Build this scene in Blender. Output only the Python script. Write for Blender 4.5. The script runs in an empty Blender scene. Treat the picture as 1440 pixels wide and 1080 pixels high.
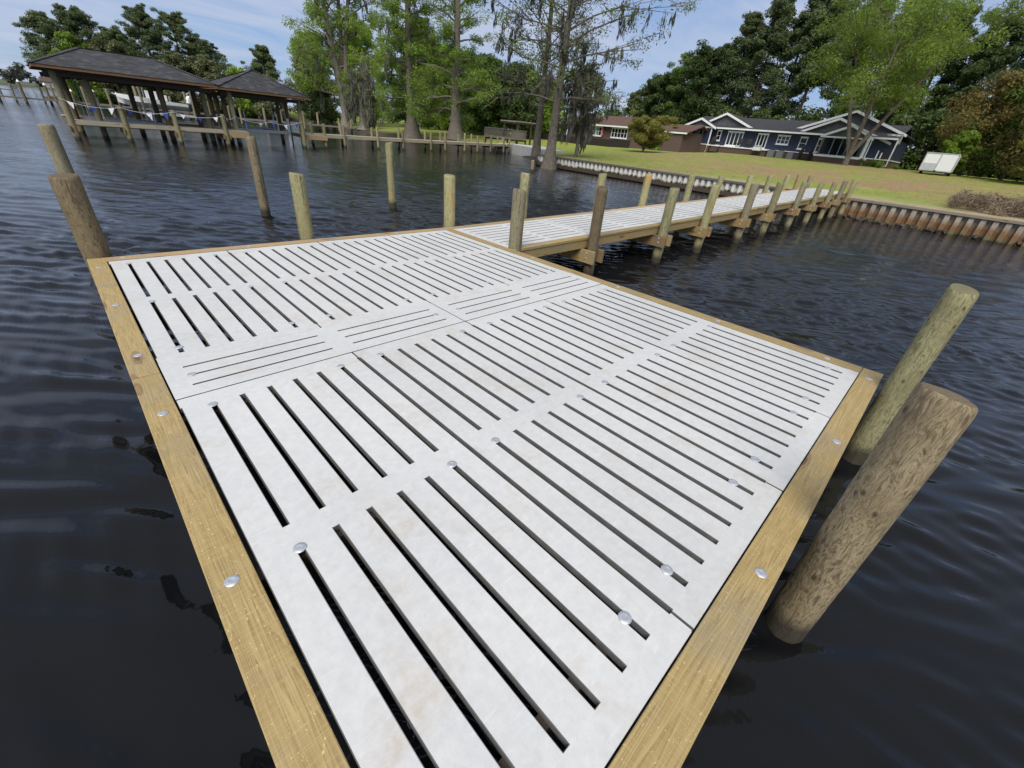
import bpy, bmesh, math, random
import numpy as np
from mathutils import Vector, Matrix
sc = bpy.context.scene
C = sc.collection
R = math.radians
# ---------------------------------------------------------------- camera
cam_d = bpy.data.cameras.new('camera')
cam_d.sensor_width = 36.0
cam_d.lens = 14.509
cam_d.clip_start = 0.05
cam_d.clip_end = 6000
cam = bpy.data.objects.new('camera', cam_d)
C.objects.link(cam)
_r = ((0.71577473, -0.69317687, 0.08468977), (-0.3100785, -0.42414157, -0.8508556), (0.62571388, 0.58276046, -0.51852906))
M = Matrix((( _r[0][0], -_r[1][0], -_r[2][0], -0.0666),
            ( _r[0][1], -_r[1][1], -_r[2][1], -5.7360),
            ( _r[0][2], -_r[1][2], -_r[2][2], 1.4423), (0, 0, 0, 1)))
cam.matrix_world = M
sc.camera = cam
# ---------------------------------------------------------------- light
SUN_EL, SUN_AZ = 50.0, -122.0           # azimuth clockwise from +Y
sd = Vector((math.sin(R(SUN_AZ)) * math.cos(R(SUN_EL)), math.cos(R(SUN_AZ)) * math.cos(R(SUN_EL)), math.sin(R(SUN_EL))))
sun_d = bpy.data.lights.new('sun', 'SUN')
sun_d.energy = 3.1
sun_d.angle = R(42.0)   # sun behind thin cloud: soft, no hard shadows
sun_d.color = (1.0, 0.95, 0.87)
sun = bpy.data.objects.new('sun', sun_d)
C.objects.link(sun)
sun.rotation_euler = sd.to_track_quat('Z', 'Y').to_euler()
w = bpy.data.worlds.new('World')
sc.world = w
w.use_nodes = True
nt = w.node_tree
nt.nodes.clear()
def N(nt, t, **k):
    n = nt.nodes.new(t)
    for a, b in k.items():
        if a.startswith('i_'):
            n.inputs[a[2:].replace('_', ' ')].default_value = b
        else:
            setattr(n, a, b)
    return n
out = N(nt, 'ShaderNodeOutputWorld')
sky = N(nt, 'ShaderNodeTexSky', sky_type='NISHITA')
sky.sun_disc = False
sky.sun_elevation = R(SUN_EL)
sky.sun_rotation = R(SUN_AZ)
sky.air_density = 1.0
sky.dust_density = 0.2
sky.ozone_density = 2.5
bg = N(nt, 'ShaderNodeBackground')
bg.inputs['Strength'].default_value = 0.105
# thin streaked clouds laid on a flat layer high above: direction / z
tc = N(nt, 'ShaderNodeTexCoord')
sep = N(nt, 'ShaderNodeSeparateXYZ')
nt.links.new(tc.outputs['Generated'], sep.inputs[0])
zz = N(nt, 'ShaderNodeMath', operation='MAXIMUM')
nt.links.new(sep.outputs['Z'], zz.inputs[0]); zz.inputs[1].default_value = 0.0
za = N(nt, 'ShaderNodeMath', operation='ADD'); nt.links.new(zz.outputs[0], za.inputs[0]); za.inputs[1].default_value = 0.10
dv = N(nt, 'ShaderNodeVectorMath', operation='DIVIDE')
cmb = N(nt, 'ShaderNodeCombineXYZ')
for i in range(3):
    nt.links.new(za.outputs[0], cmb.inputs[i])
nt.links.new(tc.outputs['Generated'], dv.inputs[0]); nt.links.new(cmb.outputs[0], dv.inputs[1])
mp = N(nt, 'ShaderNodeMapping')
mp.inputs['Scale'].default_value = (0.55, 0.85, 0.0)
mp.inputs['Rotation'].default_value = (0, 0, R(25))
mp.inputs['Location'].default_value = (2.3, 0.7, 0)
nt.links.new(dv.outputs[0], mp.inputs[0])
n1 = N(nt, 'ShaderNodeTexNoise')
n1.inputs['Scale'].default_value = 1.3; n1.inputs['Detail'].default_value = 8; n1.inputs['Roughness'].default_value = 0.58
n1.inputs['Distortion'].default_value = 0.6
nt.links.new(mp.outputs[0], n1.inputs['Vector'])
cr = N(nt, 'ShaderNodeValToRGB')
cr.color_ramp.elements[0].position = 0.31; cr.color_ramp.elements[0].color = (0, 0, 0, 1)
cr.color_ramp.elements[1].position = 0.60; cr.color_ramp.elements[1].color = (1, 1, 1, 1)
nt.links.new(n1.outputs['Fac'], cr.inputs[0])
# thin veil of cloud: streaks low down, closing to a bright veil overhead where the sun is
ve = N(nt, 'ShaderNodeMapRange'); ve.interpolation_type = 'SMOOTHSTEP'
nt.links.new(sep.outputs['Z'], ve.inputs[0])
for i, x in enumerate((0.32, 0.75, 0.0, 0.85)): ve.inputs[i + 1].default_value = x
cm = N(nt, 'ShaderNodeMath', operation='MULTIPLY'); nt.links.new(cr.outputs[0], cm.inputs[0]); cm.inputs[1].default_value = 0.9
mx_ = N(nt, 'ShaderNodeMath', operation='MAXIMUM'); nt.links.new(cm.outputs[0], mx_.inputs[0]); nt.links.new(ve.outputs[0], mx_.inputs[1])
blue = N(nt, 'ShaderNodeMixRGB'); blue.inputs[0].default_value = 0.72
nt.links.new(sky.outputs[0], blue.inputs[1]); blue.inputs[2].default_value = (1.5, 2.5, 4.7, 1)
mixc = N(nt, 'ShaderNodeMixRGB')
nt.links.new(mx_.outputs[0], mixc.inputs[0]); nt.links.new(blue.outputs[0], mixc.inputs[1])
ccol = N(nt, 'ShaderNodeMixRGB'); nt.links.new(ve.outputs[0], ccol.inputs[0])
ccol.inputs[1].default_value = (3.9, 4.4, 5.6, 1); ccol.inputs[2].default_value = (3.5, 3.6, 3.8, 1)
nt.links.new(ccol.outputs[0], mixc.inputs[2])
nt.links.new(mixc.outputs[0], bg.inputs[0]); nt.links.new(bg.outputs[0], out.inputs[0])
sc.view_settings.view_transform = 'Standard'
sc.view_settings.look = 'None'
sc.view_settings.exposure = 0.36
sc.view_settings.gamma = 1.0
sc.view_settings.use_curve_mapping = False
sc.cycles.max_bounces = 8
sc.cycles.transparent_max_bounces = 8

# ================================================================ materials
def new_mat(name):
    m = bpy.data.materials.new(name)
    m.use_nodes = True
    t = m.node_tree
    t.nodes.clear()
    o = N(t, 'ShaderNodeOutputMaterial')
    p = N(t, 'ShaderNodeBsdfPrincipled')
    t.links.new(p.outputs[0], o.inputs[0])
    return m, t, p, o
def L(t, a, b):
    t.links.new(a, b)
def ramp(t, fac, stops, interp='LINEAR'):
    r = N(t, 'ShaderNodeValToRGB')
    e = r.color_ramp.elements
    r.color_ramp.interpolation = interp
    while len(e) < len(stops):
        e.new(0.5)
    for i, (pos, c) in enumerate(stops):
        e[i].position = pos
        e[i].color = (c, c, c, 1) if isinstance(c, (int, float)) else (*c, 1)
    L(t, fac, r.inputs[0])
    return r.outputs[0]
def noise(t, vec, scale, detail=4, rough=0.5, dist=0.0):
    n = N(t, 'ShaderNodeTexNoise')
    n.inputs['Scale'].default_value = scale
    n.inputs['Detail'].default_value = detail
    n.inputs['Roughness'].default_value = rough
    n.inputs['Distortion'].default_value = dist
    L(t, vec, n.inputs['Vector'])
    return n.outputs['Fac']
def mapped(t, vec, scale=(1, 1, 1), rot=(0, 0, 0), loc=(0, 0, 0)):
    m = N(t, 'ShaderNodeMapping')
    m.inputs['Scale'].default_value = scale
    m.inputs['Rotation'].default_value = rot
    m.inputs['Location'].default_value = loc
    L(t, vec, m.inputs[0])
    return m.outputs[0]
def mix(t, fac, a, b, mode='MIX'):
    m = N(t, 'ShaderNodeMixRGB', blend_type=mode)
    for s, v in ((0, fac), (1, a), (2, b)):
        if isinstance(v, (int, float)):
            m.inputs[s].default_value = v if s == 0 else (v, v, v, 1)
        elif isinstance(v, tuple):
            m.inputs[s].default_value = (*v, 1)
        else:
            L(t, v, m.inputs[s])
    return m.outputs[0]
def bump(t, p, h, strength=0.3, dist=0.01):
    b = N(t, 'ShaderNodeBump')
    b.inputs['Strength'].default_value = strength
    b.inputs['Distance'].default_value = dist
    L(t, h, b.inputs['Height'])
    L(t, b.outputs[0], p.inputs['Normal'])
    return b
def coords(t, kind='Object'):
    return N(t, 'ShaderNodeTexCoord').outputs[kind]
def worldpos(t):
    return N(t, 'ShaderNodeNewGeometry').outputs['Position']
def objrand(t):
    return N(t, 'ShaderNodeObjectInfo').outputs['Random']
def zworld(t):
    s = N(t, 'ShaderNodeSeparateXYZ')
    L(t, worldpos(t), s.inputs[0])
    return s.outputs['Z']
def mrange(t, v, a, b, c=0.0, d=1.0):
    m = N(t, 'ShaderNodeMapRange')
    L(t, v, m.inputs[0])
    for i, x in enumerate((a, b, c, d)):
        m.inputs[i + 1].default_value = x
    return m.outputs[0]
def plain(name, col, rough=0.6, metal=0.0, var=0.12, scale=6.0, bumpy=0.0, coat=0.0):
    m, t, p, o = new_mat(name)
    v = worldpos(t)
    n = noise(t, v, scale, 5, 0.6)
    a = tuple(c * (1 - var) for c in col); b = tuple(min(1, c * (1 + var)) for c in col)
    L(t, ramp(t, n, [(0.3, a), (0.7, b)]), p.inputs['Base Color'])
    p.inputs['Roughness'].default_value = rough
    p.inputs['Metallic'].default_value = metal
    p.inputs['Coat Weight'].default_value = coat
    if bumpy:
        bump(t, p, noise(t, v, scale * 6, 3), bumpy, 0.01)
    return m
def wood(name, axis, dark, mid, light, rough=0.62, green=0.0, gscale=1.0, wet=0.0):
    """sawn timber: cathedral grain running along one axis, pale early wood, knots, small scuffs, painted sparkle"""
    m, t, p, o = new_mat(name)
    v = coords(t)
    rnd = N(t, 'ShaderNodeObjectInfo')
    off = N(t, 'ShaderNodeVectorMath', operation='SCALE'); off.inputs[0].default_value = (7.3, 5.1, 3.7)
    L(t, rnd.outputs['Random'], off.inputs['Scale'])
    ad = N(t, 'ShaderNodeVectorMath', operation='ADD')
    L(t, v, ad.inputs[0]); L(t, off.outputs[0], ad.inputs[1])
    v = ad.outputs[0]
    s = [10.0 * gscale] * 3; s['xyz'.index(axis)] = 0.30 * gscale
    vm = mapped(t, v, tuple(s))
    warp = noise(t, vm, 1.1, 3, 0.5, 0.3)
    rings = N(t, 'ShaderNodeMath', operation='MULTIPLY'); L(t, warp, rings.inputs[0]); rings.inputs[1].default_value = 26.0
    fr = N(t, 'ShaderNodeMath', operation='FRACT'); L(t, rings.outputs[0], fr.inputs[0])
    grain = ramp(t, fr.outputs[0], [(0.0, 0.25), (0.55, 0.75), (0.88, 1.0), (1.0, 0.25)])
    s2 = [220.0] * 3; s2['xyz'.index(axis)] = 5.0
    fine = noise(t, mapped(t, v, tuple(s2)), 1.0, 3, 0.6)
    saw = [9.0] * 3; saw['xyz'.index(axis)] = 210.0
    sawn = noise(t, mapped(t, v, tuple(saw)), 1.0, 2, 0.5)
    blot = noise(t, mapped(t, v, (3, 3, 3)), 1.3, 4, 0.55)
    col = ramp(t, grain, [(0.0, dark), (0.45, mid), (1.0, light)])
    col = mix(t, 0.38, col, ramp(t, fine, [(0.3, dark), (0.7, light)]))
    col = mix(t, ramp(t, blot, [(0.42, 0.0), (0.7, 0.55)]), col, mid)
    col = mix(t, ramp(t, sawn, [(0.50, 0.0), (0.68, 0.42)]), col, light)
    spk = [170.0] * 3; spk['xyz'.index(axis)] = 80.0  # pale specks: treatment crystals with their sparkle painted into the colour
    col = mix(t, ramp(t, noise(t, mapped(t, v, tuple(spk)), 1.0, 2, 0.5), [(0.66, 0.0), (0.74, 0.8)]), col, tuple(min(.8, x * 1.55) for x in light))
    gry = noise(t, mapped(t, v, (1.7, 1.7, 1.7)), 1.0, 5, 0.65)
    col = mix(t, ramp(t, gry, [(0.48, 0.0), (0.70, 0.5)]), col, tuple(sum(mid) / 3 * k for k in (1.0, .95, .8)))
    ks = [6.5] * 3; ks['xyz'.index(axis)] = 1.6
    vo = N(t, 'ShaderNodeTexVoronoi'); vo.inputs['Scale'].default_value = 1.0; vo.inputs['Randomness'].default_value = 1.0
    L(t, mapped(t, v, tuple(ks)), vo.inputs['Vector'])
    col = mix(t, ramp(t, vo.outputs['Distance'], [(0.07, 0.9), (0.12, 0.3), (0.15, 0.6), (0.19, 0.0)]), col, (0.12, 0.055, 0.022))
    hue = N(t, 'ShaderNodeHueSaturation')
    L(t, mrange(t, rnd.outputs['Random'], 0, 1, 0.80, 1.10), hue.inputs['Value'])
    L(t, col, hue.inputs['Color'])
    L(t, hue.outputs[0], p.inputs['Base Color'])
    p.inputs['Roughness'].default_value = rough
    hsum = mix(t, 0.5, grain, fine)
    bump(t, p, hsum, 0.35, 0.0015)
    return m
WY = wood('treated_pine_along_y', 'y', (0.125, 0.078, 0.026), (0.30, 0.21, 0.078), (0.43, 0.325, 0.145))
WX = wood('treated_pine_along_x', 'x', (0.125, 0.078, 0.026), (0.30, 0.21, 0.078), (0.43, 0.325, 0.145))
WXO = wood('fresh_pine_along_x', 'x', (0.27, 0.16, 0.06), (0.42, 0.275, 0.12), (0.53, 0.38, 0.20))
WYO = wood('brown_beam_along_y', 'y', (0.13, 0.078, 0.030), (0.23, 0.14, 0.055), (0.33, 0.22, 0.10))
WPALE = wood('weathered_pale_pine', 'x', (0.30, 0.25, 0.15), (0.45, 0.39, 0.26), (0.56, 0.50, 0.36))
WGREY = wood('grey_weathered_timber', 'y', (0.10, 0.088, 0.07), (0.19, 0.17, 0.135), (0.27, 0.245, 0.20))
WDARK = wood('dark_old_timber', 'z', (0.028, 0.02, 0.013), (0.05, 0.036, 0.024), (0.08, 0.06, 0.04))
def pile_mat(name, dark, mid, light, streak=0.5, orange=0.0):
    m, t, p, o = new_mat(name)
    v = coords(t)
    rnd = N(t, 'ShaderNodeObjectInfo')
    off = N(t, 'ShaderNodeVectorMath', operation='SCALE'); off.inputs[0].default_value = (17.3, 15.1, 23.7)
    L(t, rnd.outputs['Random'], off.inputs['Scale'])
    ad = N(t, 'ShaderNodeVectorMath', operation='ADD')
    L(t, v, ad.inputs[0]); L(t, off.outputs[0], ad.inputs[1])
    v = ad.outputs[0]
    a = noise(t, mapped(t, v, (30, 30, 9.0)), 1.0, 7, 0.70, 1.3)
    b = noise(t, mapped(t, v, (75, 75, 12)), 1.0, 4, 0.65, 0.5)
    crk = noise(t, mapped(t, v, (38, 38, 0.9)), 1.0, 3, 0.5, 0.2)
    c = noise(t, mapped(t, v, (5, 5, 3)), 1.0, 3, 0.5)
    col = ramp(t, a, [(0.34, dark), (0.44, mid), (0.50, light), (0.57, mid), (0.64, dark)])
    col = mix(t, 0.30, col, ramp(t, b, [(0.32, dark), (0.62, light)]))
    col = mix(t, ramp(t, c, [(0.45, 0.0), (0.7, 0.6)]), col, mid)
    col = mix(t, ramp(t, crk, [(0.655, 0.0), (0.69, 0.85)]), col, tuple(x * 0.35 for x in dark))
    kn = N(t, 'ShaderNodeTexVoronoi'); kn.inputs['Scale'].default_value = 1.0
    L(t, mapped(t, v, (13, 13, 7.0)), kn.inputs['Vector'])
    col = mix(t, ramp(t, kn.outputs['Distance'], [(0.07, 0.75), (0.15, 0.0)]), col, tuple(x * 0.45 for x in dark))
    if orange:
        col = mix(t, ramp(t, noise(t, mapped(t, v, (6, 6, 1.6)), 1.0, 2), [(0.62, 0.0), (0.72, orange)]), col, (0.45, 0.22, 0.05))
    # weathered end grain on the sawn top
    g_ = N(t, 'ShaderNodeNewGeometry'); gs = N(t, 'ShaderNodeSeparateXYZ'); L(t, g_.outputs['True Normal'], gs.inputs[0])
    oc = N(t, 'ShaderNodeSeparateXYZ'); L(t, coords(t), oc.inputs[0])
    rc = N(t, 'ShaderNodeCombineXYZ'); L(t, oc.outputs[0], rc.inputs[0]); L(t, oc.outputs[1], rc.inputs[1])
    rl = N(t, 'ShaderNodeVectorMath', operation='LENGTH'); L(t, rc.outputs[0], rl.inputs[0])
    ra = N(t, 'ShaderNodeMath', operation='MULTIPLY_ADD'); L(t, b, ra.inputs[0]); ra.inputs[1].default_value = 0.012; L(t, rl.outputs['Value'], ra.inputs[2])
    rm = N(t, 'ShaderNodeMath', operation='MULTIPLY'); L(t, ra.outputs[0], rm.inputs[0]); rm.inputs[1].default_value = 900.0
    rs = N(t, 'ShaderNodeMath', operation='SINE'); L(t, rm.outputs[0], rs.inputs[0])
    endg = ramp(t, rs.outputs[0], [(0.0, tuple(x * .8 for x in dark)), (0.6, mid), (1.0, light)])
    endg = mix(t, ramp(t, b, [(0.4, 0.0), (0.65, 0.7)]), endg, mid)
    col = mix(t, mrange(t, gs.outputs['Z'], 0.75, 0.9, 0.0, 0.9), col, endg)
    # waterline stain
    zw = zworld(t)
    zn = N(t, 'ShaderNodeMath', operation='ADD'); L(t, zw, zn.inputs[0])
    sc_ = N(t, 'ShaderNodeMath', operation='MULTIPLY'); L(t, c, sc_.inputs[0]); sc_.inputs[1].default_value = 0.22; L(t, sc_.outputs[0], zn.inputs[1])
    col = mix(t, mrange(t, zn.outputs[0], -0.45, -0.33, 0.9, 0.0), col, (0.018, 0.014, 0.009))
    hue = N(t, 'ShaderNodeHueSaturation')
    L(t, mrange(t, rnd.outputs['Random'], 0, 1, 0.85, 1.15), hue.inputs['Value'])
    L(t, col, hue.inputs['Color'])
    L(t, hue.outputs[0], p.inputs['Base Color'])
    p.inputs['Roughness'].default_value = 0.8
    bump(t, p, mix(t, 0.5, a, b), 1.0, 0.009)
    return m
P_BROWN = pile_mat('brown_pile_wood', (0.050, 0.036, 0.019), (0.15, 0.112, 0.058), (0.33, 0.27, 0.165))
P_DARK = pile_mat('dark_brown_and_shaded_pile_wood', (0.05, 0.036, 0.018), (0.11, 0.08, 0.042), (0.22, 0.17, 0.095))
P_GREEN = pile_mat('green_treated_pile_wood', (0.12, 0.11, 0.045), (0.235, 0.215, 0.095), (0.40, 0.37, 0.20), orange=0.7)
P_GREY = pile_mat('grey_green_pile_wood', (0.095, 0.08, 0.045), (0.18, 0.155, 0.09), (0.29, 0.26, 0.165))
P_OLIVE = pile_mat('olive_lichen_pile_wood', (0.075, 0.066, 0.030), (0.185, 0.165, 0.078), (0.40, 0.375, 0.20))
# concrete panels
def concrete():
    m, t, p, o = new_mat('pale_cast_panel')
    v = coords(t)
    rnd = N(t, 'ShaderNodeObjectInfo')
    wv = worldpos(t)
    big = noise(t, wv, 1.1, 5, 0.6)
    mid_ = noise(t, wv, 22.0, 6, 0.72)
    fine = noise(t, wv, 150.0, 4, 0.75)
    brush = noise(t, mapped(t, wv, (45, 9, 1), rot=(0, 0, R(35))), 1.0, 4, 0.6, 0.6)
    brush2 = noise(t, mapped(t, wv, (8, 60, 1), rot=(0, 0, R(20))), 1.0, 4, 0.6, 0.6)
    col = ramp(t, big, [(0.3, (0.47, 0.475, 0.475)), (0.7, (0.57, 0.57, 0.56))])
    col = mix(t, 0.34, col, ramp(t, mid_, [(0.32, (0.43, 0.437, 0.443)), (0.68, (0.66, 0.66, 0.65))]))
    col = mix(t, ramp(t, fine, [(0.58, 0.0), (0.70, 0.5)]), col, (0.36, 0.355, 0.345))
    col = mix(t, ramp(t, brush, [(0.60, 0.0), (0.76, 0.34)]), col, (0.42, 0.42, 0.41))
    col = mix(t, ramp(t, brush2, [(0.60, 0.0), (0.76, 0.30)]), col, (0.75, 0.75, 0.745))
    st = noise(t, wv, 2.6, 4, 0.7, 0.4)
    st2 = noise(t, wv, 34.0, 3, 0.7)
    sf = mix(t, 1.0, ramp(t, st, [(0.54, 0.0), (0.70, 0.65)]), ramp(t, st2, [(0.35, 0.2), (0.65, 1.0)]), 'MULTIPLY')
    col = mix(t, sf, col, (0.44, 0.375, 0.30))
    hue = N(t, 'ShaderNodeHueSaturation')
    L(t, mrange(t, rnd.outputs['Random'], 0, 1, 0.94, 1.04), hue.inputs['Value'])
    L(t, col, hue.inputs['Color'])
    L(t, hue.outputs[0], p.inputs['Base Color'])
    p.inputs['Roughness'].default_value = 0.62
    bump(t, p, mix(t, 0.45, brush, fine), 0.16, 0.002)
    return m
CONC = concrete()
SIDE_SHADE = plain('panel_side_shade', (0.10, 0.10, 0.098), 0.85, var=.25, scale=20)   # panel sides coloured dark to stand for shade inside the slots
STEEL, _t, _p, _o = new_mat('galvanised_steel')
_p.inputs['Metallic'].default_value = 0.6
_v = worldpos(_t)
L(_t, ramp(_t, noise(_t, _v, 90, 4, 0.7), [(0.3, (0.42, 0.44, 0.47)), (0.7, (0.66, 0.68, 0.71))]), _p.inputs['Base Color'])
_p.inputs['Roughness'].default_value = 0.42
# ================================================================ mesh helpers
ORIG = {}
def tag(o, label=None, cat=None, group=None, kind=None):
    if label: o['label'] = label
    if cat: o['category'] = cat
    if group: o['group'] = group
    if kind: o['kind'] = kind
    return o
def thing(name, loc, label, cat, group=None):
    o = bpy.data.objects.new(name, None)
    o.location = loc
    o.empty_display_size = 0.2
    C.objects.link(o)
    ORIG[o.name] = Vector(loc)
    return tag(o, label, cat, group)
class MB:
    def __init__(s):
        s.v = []; s.f = []
    def add(s, vs, fs):
        b = len(s.v)
        s.v += [tuple(x) for x in vs]
        s.f += [tuple(i + b for i in f) for f in fs]
        return s
    def box(s, x0, x1, y0, y1, z0, z1):
        return s.add([(x0, y0, z0), (x1, y0, z0), (x1, y1, z0), (x0, y1, z0), (x0, y0, z1), (x1, y0, z1), (x1, y1, z1), (x0, y1, z1)],
                     [(0, 3, 2, 1), (4, 5, 6, 7), (0, 1, 5, 4), (1, 2, 6, 5), (2, 3, 7, 6), (3, 0, 4, 7)])
    def beam(s, a, b, wdt, h, up=(0, 0, 1)):
        a = Vector(a); b = Vector(b); d = (b - a).normalized(); up = Vector(up)
        sx = d.cross(up)
        if sx.length < 1e-4: sx = d.cross(Vector((1, 0, 0)))
        sx.normalize(); uz = sx.cross(d).normalized()
        vs = []
        for q in (a, b):
            for i, j in ((-1, -1), (1, -1), (1, 1), (-1, 1)):
                vs.append(q + sx * (i * wdt / 2) + uz * (j * h / 2))
        return s.add(vs, [(0, 1, 2, 3), (7, 6, 5, 4), (0, 4, 5, 1), (1, 5, 6, 2), (2, 6, 7, 3), (3, 7, 4, 0)])
    def tube(s, pts, rad, n=8, cap=True):
        pts = [Vector(p) for p in pts]
        if not isinstance(rad, (list, tuple)): rad = [rad] * len(pts)
        rings = []; prev = None
        for i, p in enumerate(pts):
            d = (pts[min(i + 1, len(pts) - 1)] - pts[max(i - 1, 0)]).normalized()
            if prev is None:
                ref = Vector((1, 0, 0)) if abs(d.x) < 0.9 else Vector((0, 1, 0))
                u = d.cross(ref).normalized()
            else:
                u = (prev - d * prev.dot(d)).normalized()
            prev = u
            q = d.cross(u)
            rings.append([p + (u * math.cos(2 * math.pi * k / n) + q * math.sin(2 * math.pi * k / n)) * rad[i] for k in range(n)])
        b = len(s.v)
        for r_ in rings: s.v += [tuple(x) for x in r_]
        for i in range(len(rings) - 1):
            for k in range(n):
                k2 = (k + 1) % n
                s.f.append((b + i * n + k, b + i * n + k2, b + (i + 1) * n + k2, b + (i + 1) * n + k))
        if cap:
            s.f.append(tuple(b + k for k in reversed(range(n))))
            s.f.append(tuple(b + (len(rings) - 1) * n + k for k in range(n)))
        return s
    def prism(s, poly, axis, a, b):
        """poly = 2d outline in the two other axes (in xyz order), extruded along axis from a to b"""
        n = len(poly); vs = []
        for t in (a, b):
            for p, q in poly:
                vs.append({'x': (t, p, q), 'y': (p, t, q), 'z': (p, q, t)}[axis])
        fs = [tuple(range(n))[::-1], tuple(range(n, 2 * n))]
        for i in range(n):
            j = (i + 1) % n
            fs.append((i, j, n + j, n + i))
        return s.add(vs, fs)
    def build(s, name, mat, parent=None, smooth=False, bevel=0.0, loc=None, segs=1):
        o0 = Vector((0, 0, 0))
        if parent is not None: o0 = ORIG[parent.name]
        elif loc is not None: o0 = Vector(loc)
        me = bpy.data.meshes.new(name)
        me.from_pydata([tuple(Vector(v) - o0) for v in s.v], [], s.f)
        bm = bmesh.new(); bm.from_mesh(me)
        bmesh.ops.recalc_face_normals(bm, faces=bm.faces)
        bm.to_mesh(me); bm.free()
        me.materials.append(mat)
        if smooth:
            for p in me.polygons: p.use_smooth = True
            me.set_sharp_from_angle(angle=R(40))
        o = bpy.data.objects.new(name, me)
        C.objects.link(o)
        if parent is not None:
            o.parent = parent
            if parent.type == 'MESH': o.location = (0, 0, 0)
        elif loc is not None:
            o.location = loc
        ORIG[o.name] = o0
        if bevel:
            bv = o.modifiers.new('bevel', 'BEVEL'); bv.width = bevel; bv.segments = segs; bv.limit_method = 'ANGLE'; bv.angle_limit = R(35)
        return o
def copy_tree(o, parent=None):
    c = o.copy(); C.objects.link(c)
    if parent is not None: c.parent = parent
    ORIG[c.name] = ORIG[o.name]
    for ch in list(o.children): copy_tree(ch, c)
    return c
def np_mesh(name, verts, faces, mat, parent=None, smooth=False):
    """verts (n,3), faces (m,k) numpy"""
    me = bpy.data.meshes.new(name)
    k = faces.shape[1]
    o0 = np.array(ORIG[parent.name]) if parent is not None else np.zeros(3)
    me.vertices.add(len(verts)); me.loops.add(faces.size); me.polygons.add(len(faces))
    me.vertices.foreach_set('co', (verts - o0).astype(np.float32).ravel())
    me.loops.foreach_set('vertex_index', faces.astype(np.int32).ravel())
    me.polygons.foreach_set('loop_start', np.arange(0, faces.size, k, dtype=np.int32))
    me.polygons.foreach_set('loop_total', np.full(len(faces), k, dtype=np.int32))
    me.update(calc_edges=True); me.validate()
    me.materials.append(mat)
    if smooth:
        me.polygons.foreach_set('use_smooth', np.ones(len(faces), dtype=bool))
    o = bpy.data.objects.new(name, me); C.objects.link(o)
    if parent is not None: o.parent = parent
    ORIG[o.name] = Vector(o0)
    return o

# ================================================================ land, water
WZ = -0.65
SH = [(-200, 14.0), (-60, 22.9), (-8, 25.9), (19.5, 27.7), (22, 30), (30, 36), (36, 40), (42, 41), (50, 37.5), (60, 35.5), (72, 36.5), (84, 40), (100, 45),
      (110, 44), (116, 38), (120, 30), (124, 14), (126.5, 5), (128, 2.2), (134, 1.8), (160, 8), (250, 30), (450, 100), (1600, 700)]
SHy = np.array([a for a, b in SH], float); SHx = np.array([b for a, b in SH], float)
def shore_x(y): return np.interp(y, SHy, SHx)
def sm(t):
    t = np.clip(t, 0, 1); return t * t * (3 - 2 * t)
def land_z(x, y):
    x = np.asarray(x, float); y = np.asarray(y, float)
    u = x - shore_x(y)
    zb = 0.20 + 1.35 * sm(u / 40.0) ** 0.85
    zc = -0.85 + 0.95 * (1 - np.exp(-np.maximum(u, 0) / 1.3)) + 0.95 * sm(u / 30.0)
    b = sm((y - 19.6) / 1.5)
    z = zb * (1 - b) + zc * b
    z = z + 0.03 * np.sin(x * 0.9 + y * 0.4) * np.sin(y * 0.7 - x * 0.3) * sm(u / 4)
    return z + 0.012 * np.maximum(u - 45, 0)
def lz(x, y): return float(land_z(x, y))
rng = np.random.default_rng(5)
ug = np.concatenate([[0, 0.25, 0.6], np.arange(1, 20, 0.8), np.arange(20, 62, 1.6), 62 * 1.12 ** np.arange(0, 30)])
yg = np.concatenate([-60 - 12 * 1.25 ** np.arange(10, -1, -1), np.arange(-58, -14, 2.0), np.arange(-14, 45, 0.8), np.arange(45, 135, 1.0), 135 * 1.07 ** np.arange(0, 37)])
U, Y = np.meshgrid(ug, yg)
X = shore_x(Y) + U + 0.24
Z = land_z(X, Y)
g_v = np.stack([X, Y, Z], 2)
skirt = np.stack([X[:, 0], Y[:, 0], np.full(len(yg), -2.5)], 1)
nu = len(ug)
V = np.concatenate([g_v.reshape(-1, 3), skirt])
ii, jj = np.meshgrid(np.arange(len(yg) - 1), np.arange(nu - 1), indexing='ij')
a = ii * nu + jj
F = np.stack([a, a + 1, a + nu + 1, a + nu], 2).reshape(-1, 4)
sk = len(yg) * nu + np.arange(len(yg) - 1)
F2 = np.stack([np.arange(len(yg) - 1) * nu, np.arange(1, len(yg)) * nu, sk + 1, sk], 1)
m_lawn, t, p, o = new_mat('lawn_turf')
v = worldpos(t)
a_ = noise(t, mapped(t, v, (1, 0.35, 1)), 0.22, 5, 0.62, 0.4)
b_ = noise(t, v, 1.4, 6, 0.7)
c_ = noise(t, v, 9.0, 4, 0.7)
col = ramp(t, b_, [(0.28, (0.14, 0.205, 0.022)), (0.5, (0.215, 0.265, 0.034)), (0.72, (0.30, 0.305, 0.06))])
brown = ramp(t, c_, [(0.3, (0.22, 0.12, 0.065)), (0.7, (0.38, 0.24, 0.15))])
sx_ = N(t, 'ShaderNodeSeparateXYZ'); L(t, v, sx_.inputs[0])
near = mrange(t, sx_.outputs['X'], 55, 72, 1.0, 0.0)
near2 = mrange(t, sx_.outputs['Y'], 12, 26, 1.0, 0.25)
f1 = mix(t, 1.0, ramp(t, a_, [(0.48, 0.0), (0.60, 0.9)]), near, 'MULTIPLY')
f1 = mix(t, 1.0, f1, near2, 'MULTIPLY')
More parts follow.
